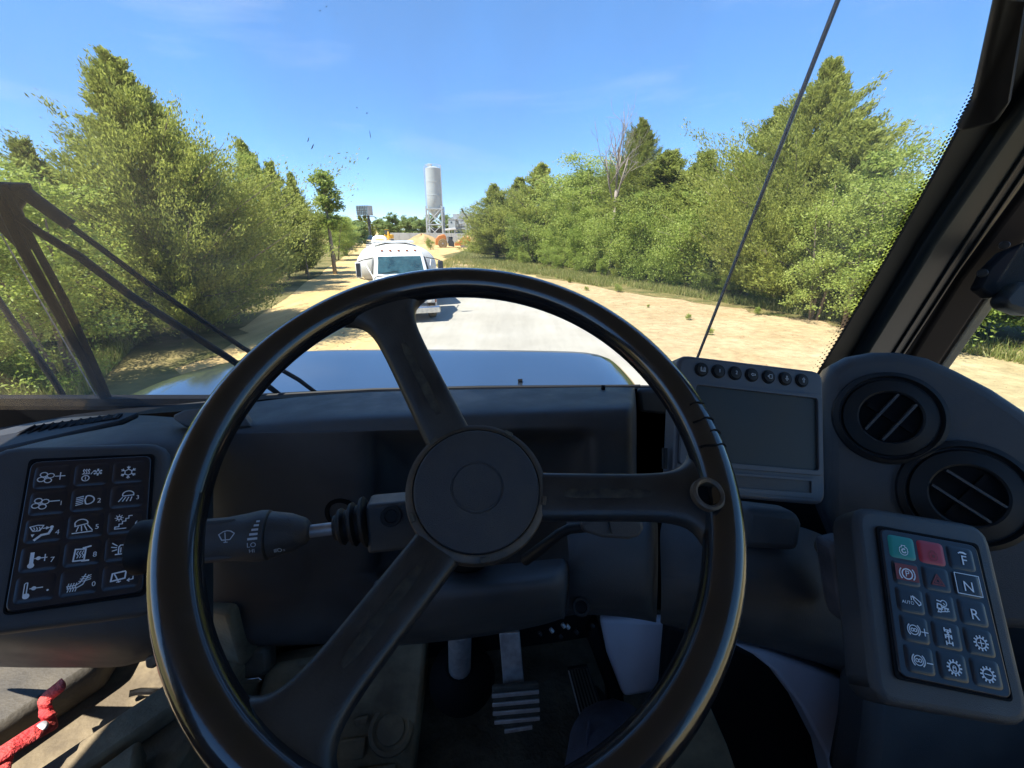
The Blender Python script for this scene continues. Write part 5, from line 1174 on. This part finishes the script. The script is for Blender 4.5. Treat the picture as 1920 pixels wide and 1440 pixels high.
for k in range(5):
    a = .35 + k * 1.2566; MB().box(W(.0605, a, HZ + .0115) + HO, (.004, .008, .004), (WA * math.cos(a) + WB * math.sin(a), -WA * math.sin(a) + WB * math.cos(a), WN)).build('clip', DUSTYD if k != 2 else HUBM, hub, bevel=.0006)
mb = MB(); mb.lathe(W(0, 0, 0) + HO, WN, [(.040 + (.005 if k % 2 else 0), HZ - .052 - k * .006) for k in range(11)], 40); mb.build('bellows', RUBBER, sw)
MB().tube([W(0, 0, HZ - .11), W(0, 0, HZ - .34)], .034, 20).build('column', BLACK, sw)
# ---- left control stalk
stk = thing('control_stalk', 'black wiper and light stalk left of the steering hub', 'control stalk', PD(740, 975, .45))
SD = lambda px, py: np.interp(px, [240, 400, 580, 760], [.40, .415, .435, .45])
def sp_(px, py): return PD(px, py, float(SD(px, py)))
ax0, ax1 = sp_(262, 1030), sp_(690, 985); axd = (ax1 - ax0).normalized()
MB().box(PD(740, 976, .455), (.052, .045, .050), (axd, FW.cross(axd).cross(axd).normalized(), axd.cross(FW.cross(axd).cross(axd).normalized()))).build('switch_box', PLASTIC, stk, bevel=.004)
MB().lathe(PD(733, 968, .428), -ray(733, 968), [(.0105, -.004), (.0100, .0015), (.0065, .0015), (.006, -.001), (.001, -.001)], 24).build('screw', RUBBER, stk)
A_, B_ = sp_(692, 977), sp_(628, 990); dd_ = (B_ - A_)
prof = []
for k in range(13): t = k / 12; prof.append(((.027 - .011 * t) * (1.0 if k % 4 in (1, 2) else .78), dd_.length * t))
MB().lathe(A_, dd_, prof, 30).build('bellows', RUBBER, stk)
MB().tube([sp_(632, 990), sp_(575, 997)], [.0065, .0065], 14).build('rod', STEEL, stk)
A_, B_ = sp_(582, 995), sp_(398, 1013); dd_ = B_ - A_; ln = dd_.length
knob = MB().lathe(A_, dd_, [(.008, 0), (.013, .004), (.019, .018), (.0225, .036)], 32).build('collar', PLASTIC2, stk)
MB().lathe(A_, dd_, [(.0215, .0365), (.0240, .038), (.0245, .046), (.0225, .058), (.0205, .075), (.0205, ln + .04)], 32).build('grip', PLASTIC2, stk)
E_, G_ = sp_(268, 1026), sp_(245, 1032)
MB().lathe(sp_(322, 1020), axd * -1, [(.0215, 0), (.0215, .012), (.0245, .016), (.0245, .026), (.018, .030)], 30).build('end_ring', RUBBER, stk); MB().lathe(sp_(286, 1026), axd * -1, [(.0215, -.006), (.0220, .0), (.0220, .012), (.014, .015)], 30).build('end_button', RUBBER, stk)
grd = dd_.normalized(); v0 = (CAM - sp_(490, 1005)).normalized(); v0 = (v0 - grd * v0.dot(grd)).normalized(); w0 = v0.cross(grd)
if w0.z < 0: w0 = -w0
def on_grip(dist, ang, r): return A_ + grd * dist + (v0 * math.cos(ang) + w0 * math.sin(ang)) * r
def wrap_print(p, dist, ang, size, r, name, m, par):
    mb = MB(); vs_ = [on_grip(dist - v.x * size, ang + v.y * size / r, r) for v in p.v]; mb.add(vs_, p.f); return mb.build(name, m, par, smooth=False)
prt = Print()
for k in range(5): prt.line([(.50 - .10 * k, .85 - k * .30), (.62, .85 - k * .30)], .15)
prt.text('LO', .30, -.78, .46).text('HI', .30, -1.22, .40)
wrap_print(prt, .050, .10,   .0135, .0252, 'marking', INKD, stk); wrap_print(icon('wiper'), .068, .12, .0130, .0232, 'wiper_mark', INKD, stk); wrap_print(icon('beam'), .024, -.75, .007, .0222, 'beam_mark', INKD, stk)
for a in (.9, -.9): MB().box(on_grip(.095, a, .0205), (.06, .0025, .003), (grd, v0, w0)).build('grip_rib', PLASTIC2, stk)
# ---- right lever
lv = thing('tilt_lever', 'small black paddle lever right of the steering hub', 'lever', PD(1030, 1030, .52))
MB().tube([PD(985, 1050, .53), PD(1015, 1028, .51), PD(1050, 1000, .50), PD(1068, 991, .495), PD(1100, 988, .49)], [.007, .007, .006, .006, .006], 12).build('rod', RUBBER, lv)
pd_ = MB().prism(qd([(1088, 980), (1110, 974), (1190, 972), (1206, 978), (1209, 992), (1200, 1008), (1180, 1013), (1130, 1010), (1092, 998)], .48), FW * .018).build('paddle', PLASTIC2, lv, bevel=.005, bseg=3)
MB().prism(qd([(1139, 976), (1142, 976), (1148, 1000), (1145, 1000)], .479), FW * -.0015).build('seam', RUBBER, pd_)
# ---- display monitor
mp = Plane([(1272, 664), (1544, 697), (1549, 948), (1262, 924)], .62)
mon = thing('display_monitor', 'grey dash display with dark blank screen and seven round buttons', 'display', mp.at(1410, 948))
def rnd(quad, r=.12, n=5):
    out = []
    for i in range(4):
        p = V(quad[i]); a = V(quad[i - 1]); b = V(quad[(i + 1) % 4]); L_ = min((a - p).length, (b - p).length) * r
        p0 = p + (a - p).normalized() * L_; p1 = p + (b - p).normalized() * L_
        for k in range(n): t = k / (n - 1); out.append(p0 * (1 - t) ** 2 + p * 2 * t * (1 - t) + p1 * t * t)
    return out
def pq(pl, q, h=0): return [pl.at(a, b, h) for a, b in q]
MB().prism(rnd(pq(mp, [(1272, 664), (1544, 697), (1549, 948), (1262, 924)]), .09), -mp.n * .035).build('housing', HOUSING, mon, bevel=.005, bseg=3)
def frame(name, m, pl, outer, inner, h0, h1, par, bevel=.001):
    o = rnd(pq(pl, outer, h0), .05); i = rnd(pq(pl, inner, h0), .05); n = len(o); up = pl.n * (h1 - h0)
    mb = MB(); mb.add(o + i + [p + up for p in o] + [p + up for p in i], [[k, (k + 1) % n, n + (k + 1) % n, n + k] for k in range(n)] + [[2 * n + k, 2 * n + (k + 1) % n, 3 * n + (k + 1) % n, 3 * n + k] for k in range(n)] + [[k, (k + 1) % n, 2 * n + (k + 1) % n, 2 * n + k] for k in range(n)] + [[n + k, n + (k + 1) % n, 3 * n + (k + 1) % n, 3 * n + k] for k in range(n)])
    return mb.build(name, m, par, bevel=bevel)
scr = [(1302, 722), (1528, 748), (1530, 882), (1296, 862)]
frame('screen_bezel', HOUSING, mp, [(1278, 716), (1536, 742), (1539, 892), (1270, 870)], scr, .0008, .0055, mon)
MB().prism(pq(mp, scr, .0006), mp.n * .001).build('screen', SCREEN, mon)
frame('slot_frame', HOUSING, mp, [(1275, 878), (1528, 898), (1529, 934), (1270, 914)], [(1290, 884), (1518, 902), (1518, 924), (1288, 907)], .0008, .0035, mon)
MB().prism(pq(mp, [(1290, 884), (1518, 902), (1518, 924), (1288, 907)], .0005), mp.n * .0006).build('slot', PLASTIC, mon)
for k, ic in enumerate(['info', '1', '2', 'left', 'exit', 'down', 'up']):
    px, py = 1315 + 187.5 * k / 6, 693 + 20.5 * k / 6; c = mp.at(px, py)
    b = MB().lathe(c, mp.n, [(.0105, .0004), (.0105, .0012), (.0098, .0022), (.0090, .0016), (.0086, .0016), (.0080, .0034), (.004, .0042), (.0005, .0042)], 28).build('button', RUBBER, mon)
    p = icon(ic); MB().add([c + mp.n * .0047 + mp.r * (v.x * .0078) + mp.u * (v.y * .0078) for v in p.v], p.f).build('icon', INKD, b, smooth=False)
MB().tube([mp.at(1254, 840, -.012), mp.at(1254, 880, -.012)], .004, 8).build('clamp', RUBBER, mon)
# ---- keypads
def keypad(label, quad, depth, frame_quad, cols, rowsn, icons, margin, loc, back=.02, special={}, name='switch_keypad', fm=None):
    pl = Plane(quad, depth); t = thing(name, label, 'keypad', pl.at(*loc))
    fr = MB().prism(rnd(pq(pl, frame_quad, -.004), .16), -pl.n * back).build('surround', fm or PLASTIC2, t, bevel=.012, bseg=4)
    q = pq(pl, quad); MB().prism(rnd(pq(pl, quad, -.0035), .08), pl.n * .0040).build('membrane', KEYM, t, bevel=.0015)
    cxq = [(quad[0][0] - 5, quad[0][1] - 6), (quad[1][0] + 6, quad[1][1] - 4), (quad[2][0] + 5, quad[2][1] + 6), (quad[3][0] - 6, quad[3][1] + 5)]
    frame('well', BLACK, pl, cxq, quad, -.0038, -.0010, t, .0006)
    TL, TR, BR, BL = q
    def P(u, v): return (TL * (1 - u) + TR * u) * (1 - v) + (BL * (1 - u) + BR * u) * v
    mu, mv = margin; cw, ch = (1 - 2 * mu) / cols, (1 - 2 * mv) / rowsn
    for r in range(rowsn):
        for c in range(cols):
            u0, u1, v0_, v1 = mu + c * cw, mu + (c + 1) * cw, mv + r * ch, mv + (r + 1) * ch; g_ = .05
            corners = [P(u0 + cw * g_, v0_ + ch * g_), P(u1 - cw * g_, v0_ + ch * g_), P(u1 - cw * g_, v1 - ch * g_), P(u0 + cw * g_, v1 - ch * g_)]
            ic, km, im = icons[r][c]
            b0 = rnd([p + pl.n * .0006 for p in corners], .18, 4); mid = sum(corners, V((0, 0, 0))) / 4
            b1 = [p + (mid - p) * .14 + pl.n * .0012 for p in b0]; b2 = [p + (mid - p) * .34 + pl.n * .0018 for p in b0]; n = len(b0)
            mb = MB(); mb.add(b0 + b1 + b2, [[k, (k + 1) % n, n + (k + 1) % n, n + k] for k in range(n)] + [[n + k, n + (k + 1) % n, 2 * n + (k + 1) % n, 2 * n + k] for k in range(n)] + [list(range(2 * n, 3 * n))])
            ky = mb.build('key', km, t, angle=80)
            sc = (corners[1] - corners[0]).length * .52; ud = ((corners[0] + corners[1]) - (corners[2] + corners[3])).normalized(); rd = (corners[1] - corners[0]).normalized()
            p = icon(ic); off = special.get(ic, (0, -.06))
            MB().add([mid + pl.n * .0031 + rd * ((v.x + off[0]) * sc) + ud * ((v.y + off[1]) * sc) for v in p.v], p.f).build('symbol', im, ky, smooth=False)
            if ic == 'N':
                fr_ = Print().line([(-.85, -.72), (.85, -.72), (.85, .72), (-.85, .72)], .05, True); MB().add([mid + pl.n * .0034 + rd * (v.x * sc) + ud * (v.y * sc) for v in fr_.v], fr_.f).build('key_outline', INK, ky, smooth=False)
            if ic == 'park':
                fr_ = Print().fill([(-.80, -.55), (.80, -.55), (.80, .62), (-.80, .62)]); MB().add([mid + pl.n * .0028 + rd * (v.x * sc) + ud * (v.y * sc) for v in fr_.v], fr_.f).build('red_field', REDP, ky, smooth=False)
    return pl
K = lambda s, km=None, im=None: (s, km or KEYM, im or INK)
keypad('left dash keypad of fifteen keys with fan, lamp and temperature symbols', [(58, 866), (284, 854), (268, 1110), (8, 1150)], .60,
       [(-30, 836), (318, 826), (306, 1150), (-80, 1200)], 3, 5, [[K('fan+'), K('auto'), K('snow')], [K('fan-'), K('beam'), K('lampL')], [K('mode'), K('lampR'), K('stairs')], [K('temp+'), K('mirror'), K('beacon')], [K('temp-'), K('seat'), K('rear')]], (.03, .03), (140, 1150), .02)
keypad('right keypad with green and red engine keys and F N R letters', [(1649, 990), (1830, 1023), (1899, 1312), (1687, 1268)], .50,
       [(1604, 944), (1858, 984), (1952, 1372), (1648, 1322)], 3, 5, [[K('start', GREENK), K('stop', REDK, REDP), K('F')], [K('park'), K('warn', None, REDP), K('N')], [K('tip'), K('truck'), K('R')], [K('ret+'), K('axle'), K('gear+')], [K('ret-'), K('gearlock'), K('gear-')]], (.05, .03), (1750, 1320), .05, fm=PLASTIC)
# ---- pedals
bp_ = thing('brake_pedal', 'square brake pedal with five metal ribs on a grey arm', 'pedal', PD(970, 1372, .84))
MB().prism(qd([(936, 1188), (974, 1186), (983, 1286), (944, 1290)], .86), FW * .012).build('arm', STEEL, bp_, bevel=.002)
pb_ = [(922, 1290), (1010, 1282), (1014, 1335), (1010, 1352), (996, 1364), (972, 1371), (950, 1368), (934, 1354), (926, 1335)]
MB().prism(qd(pb_, .835), FW * .012).build('pad', mat('pedal_rubber', (.05, .042, .032), .8, var=.3, vscale=60), bp_, bevel=.003)
for k in range(5):
    y = 1295 + k * 16.5; x0, x1 = (922.5 + k * .8, 1010.5 + k * .7) if k < 3 else ((927, 1012) if k == 3 else (946, 998))
    a, b = PD(x0, y + 5, .832), PD(x1, y - 3, .832); MB().prism([a, b, b - UP * .0075, a - UP * .0075], FW * -.004).build('rib', STEEL, bp_, bevel=.001)
ap = thing('accelerator_pedal', 'ribbed black accelerator pedal behind the driver knee', 'pedal', PD(1090, 1330, .95))
MB().prism(qd([(1064, 1256), (1102, 1250), (1135, 1340), (1090, 1360)], .94), FW * .012).build('treadle', RUBBER, ap, bevel=.002)
for k in range(7): a, b = PD(1066 + k * 5.6, 1258 - k * .8, .938), PD(1092 + k * 6, 1356 - k * 2.5, .938); MB().tube([a, b], .0018, 5).build('rib', STEEL if k == 0 else DUSTYD, ap)
# ---- driver's legs
per = thing('person', 'driver leg in dark jeans, knee just below the steering wheel', 'person', C3(.1, -.1, -1.0))
me = bpy.data.meshes.new('trousers')
K1 = PD(1150, 1385, .66); hip = C3(.10, -.12, -.74)
pts = [C3(0, -.16, -.74), hip, hip.lerp(K1, .35), hip.lerp(K1, .7), K1, K1.lerp(C3(.22, .62, -1.14), .3), C3(.215, .60, -1.10), C3(-.10, -.12, -.74), C3(-.22, .10, -.76), C3(-.30, .26, -.78), C3(-.30, .20, -1.0), C3(-.28, .16, -1.16)]
rad = [.13, .110, .100, .092, .084, .060, .050, .105, .088, .068, .058, .05]
me.from_pydata([tuple(p) for p in pts], [(0, 1), (1, 2), (2, 3), (3, 4), (4, 5), (5, 6), (0, 7), (7, 8), (8, 9), (9, 10), (10, 11)], [])
to = bpy.data.objects.new('trousers', me); COL.objects.link(to); md = to.modifiers.new('skin', 'SKIN'); md.use_smooth_shade = True
if not me.skin_vertices: me.attributes  # layer is made by the modifier
bm = bmesh.new(); bm.from_mesh(me); ly = bm.verts.layers.skin.verify(); bm.verts.ensure_lookup_table()
for v, r in zip(bm.verts, rad): v[ly].radius = (r, r)
bm.verts[0][ly].use_root = True; bm.to_mesh(me); bm.free()
ms = to.modifiers.new('sub', 'SUBSURF'); ms.levels = 2; ms.render_levels = 2; me.materials.append(JEANS)
tx = bpy.data.textures.new('folds', 'CLOUDS'); tx.noise_scale = .06; dm = to.modifiers.new('folds', 'DISPLACE'); dm.texture = tx; dm.strength = .012; dm.texture_coords = 'GLOBAL'
to.parent = per; to.matrix_parent_inverse = world_of(per).inverted()
for fx, fy, fz, lab_ in ((.215, .60, -1.13, 0), (-.28, .16, -1.17, 0)):
    rows = []
    for t, wv, hv, yv in ((0, .030, .05, -.05), (.15, .040, .10, -.03), (.4, .042, .10, .03), (.65, .048, .065, .11), (.9, .040, .045, .18), (1, .015, .03, .205)):
        c = C3(fx, fy + yv, fz - .05); rows.append([c + V((wv * math.cos(a), 0, hv * .5 + hv * .5 * math.sin(a))) for a in [2 * math.pi * k / 14 for k in range(15)]])
    MB().grid(rows).build('shoe', mat('black_leather', (.012, .011, .010), .5, bump=.2, bscale=200), per, sub=1)
sm = MB().tube([hip.lerp(K1, .5) + V((-.072, 0, .035)), hip.lerp(K1, .75) + V((-.062, 0, .045)), hip.lerp(K1, .95) + V((-.040, .02, .052))], .0022, 5).build('seam', JEANS, per)
# ---- red strap lying on the door step
rs_ = thing('red_strap', 'torn red strap with a rivet lying on the sunlit door step', 'strap', PD(40, 1400, .82))
S_ = lambda px, py, z: PZ(px, py, EYE + z)
MB().grid([[S_(a, b - 15, z), S_(a + 4, b, z + .008), S_(a + 8, b + 15, z)] for a, b, z in [(-70, 1456, -.80), (-45, 1442, -.785), (-15, 1420, -.80), (14, 1404, -.79), (42, 1384, -.805), (66, 1371, -.80), (86, 1358, -.818), (106, 1349, -.83)]]).build('strap', REDSTRAP, rs_, solid=.0025, sub=1)
MB().grid([[S_(a, b, z), S_((a + a2) / 2, (b + b2) / 2 + 3, z + .01), S_(a2, b2, z)] for a, b, a2, b2, z in [(78, 1356, 112, 1338, -.82), (66, 1344, 108, 1336, -.80), (72, 1330, 102, 1328, -.82), (64, 1318, 100, 1322, -.79), (74, 1304, 96, 1314, -.80), (86, 1292, 114, 1302, -.775), (106, 1278, 128, 1290, -.77), (114, 1268, 124, 1276, -.765)]]).build('strap_end', REDSTRAP, rs_, solid=.0025, sub=1)
MB().grid([[S_(-20, 1450, -.80), S_(-10, 1466, -.80)], [S_(10, 1426, -.80), S_(20, 1438, -.80)], [S_(23, 1406, -.81), S_(27, 1412, -.81)]]).build('strap_end', REDSTRAP, rs_, solid=.004)
MB().lathe(S_(77, 1364, -.805), V((0, -.3, 1)), [(.0095, -.002), (.009, .002), (.005, .004), (.001, .004)], 18).build('rivet', STEEL, rs_)
# ---- wiper outside the glass and the two thin rods
wp_ = thing('windshield_wiper', 'black twin-arm wiper with its long blade at the left of the windshield', 'wiper', WS.at(560, 745, .03))
def wo(px, py, h=.03): return WS.at(px, py, h)
ar = MB().tube([wo(535, 748), wo(500, 722), wo(430, 672), wo(250, 558), wo(150, 482), wo(75, 436), wo(18, 395)], [.006, .008, .0085, .009, .009, .008, .008], 10).build('arm', WIPERM, wp_)
MB().tube([wo(600, 742, .04), wo(560, 712, .04), wo(455, 652, .04), wo(300, 548, .04), wo(130, 422, .04)], [.0055, .006, .006, .006, .006], 8).tube([wo(132, 423, .04), wo(40, 356, .04)], [.0125, .0135], 12).build('arm', WIPERM, wp_)
MB().prism([wo(-30, 345, .035), wo(45, 348, .035), wo(52, 368, .035), wo(30, 400, .035), wo(60, 470, .035), wo(36, 474, .035), wo(-40, 400, .035)], Nw * .02).build('hinge', WIPERM, wp_, bevel=.006)
bl = MB().tube([wo(-14, 350, .02), wo(40, 460, .02), wo(100, 570, .02), wo(160, 680, .02), wo(205, 768, .02)], [.008, .010, .010, .009, .008], 8, flat=.7).build('blade', WIPERM, wp_)
MB().tube([wo(5, 345, .028), wo(62, 455, .03), wo(122, 565, .03), wo(180, 690, .03), wo(214, 766, .028)], [.006, .007, .008, .007, .005], 8, flat=.6).build('spoiler', WIPERM, bl)
MB().tube([wo(2, 440, .034), wo(120, 640, .034), wo(190, 760, .034)], .0016, 5).build('blade_spring', STEEL, bl)
an = thing('whip_antenna', 'thin black whip antenna crossing the right half of the windshield', 'antenna', PY(1300, 700, 1.35))
MB().tube([PY(1296, 700, 1.35), PY(1440, 335, 1.35), PY(1575, -10, 1.35), PY(1640, -170, 1.35)], [.0042, .0055, .0065, .0070], 12).build('rod', mat('antenna_black', (.008, .008, .009), .25), an)
MB().lathe(PY(1296, 704, 1.35), V((.2, 0, 1)), [(.02, -.05), (.016, .0), (.006, .01)], 14).build('base', RUBBER, an)
mr = thing('mirror_rod', 'thin black rod in the lower left corner beside the wiper blade', 'rod', PY(134, 770, 1.30))
MB().tube([PY(137, 772, 1.30), PY(100, 712, 1.30), PY(40, 625, 1.30), PY(0, 566, 1.30), PY(-80, 440, 1.30)], [.008, .0095, .0095, .008, .008], 10).build('rod', RUBBER, mr)
MB().lathe(PY(138, 775, 1.30), V((0, 0, 1)), [(.018, -.03), (.014, .0), (.009, .012)], 14).build('base', RUBBER, mr)
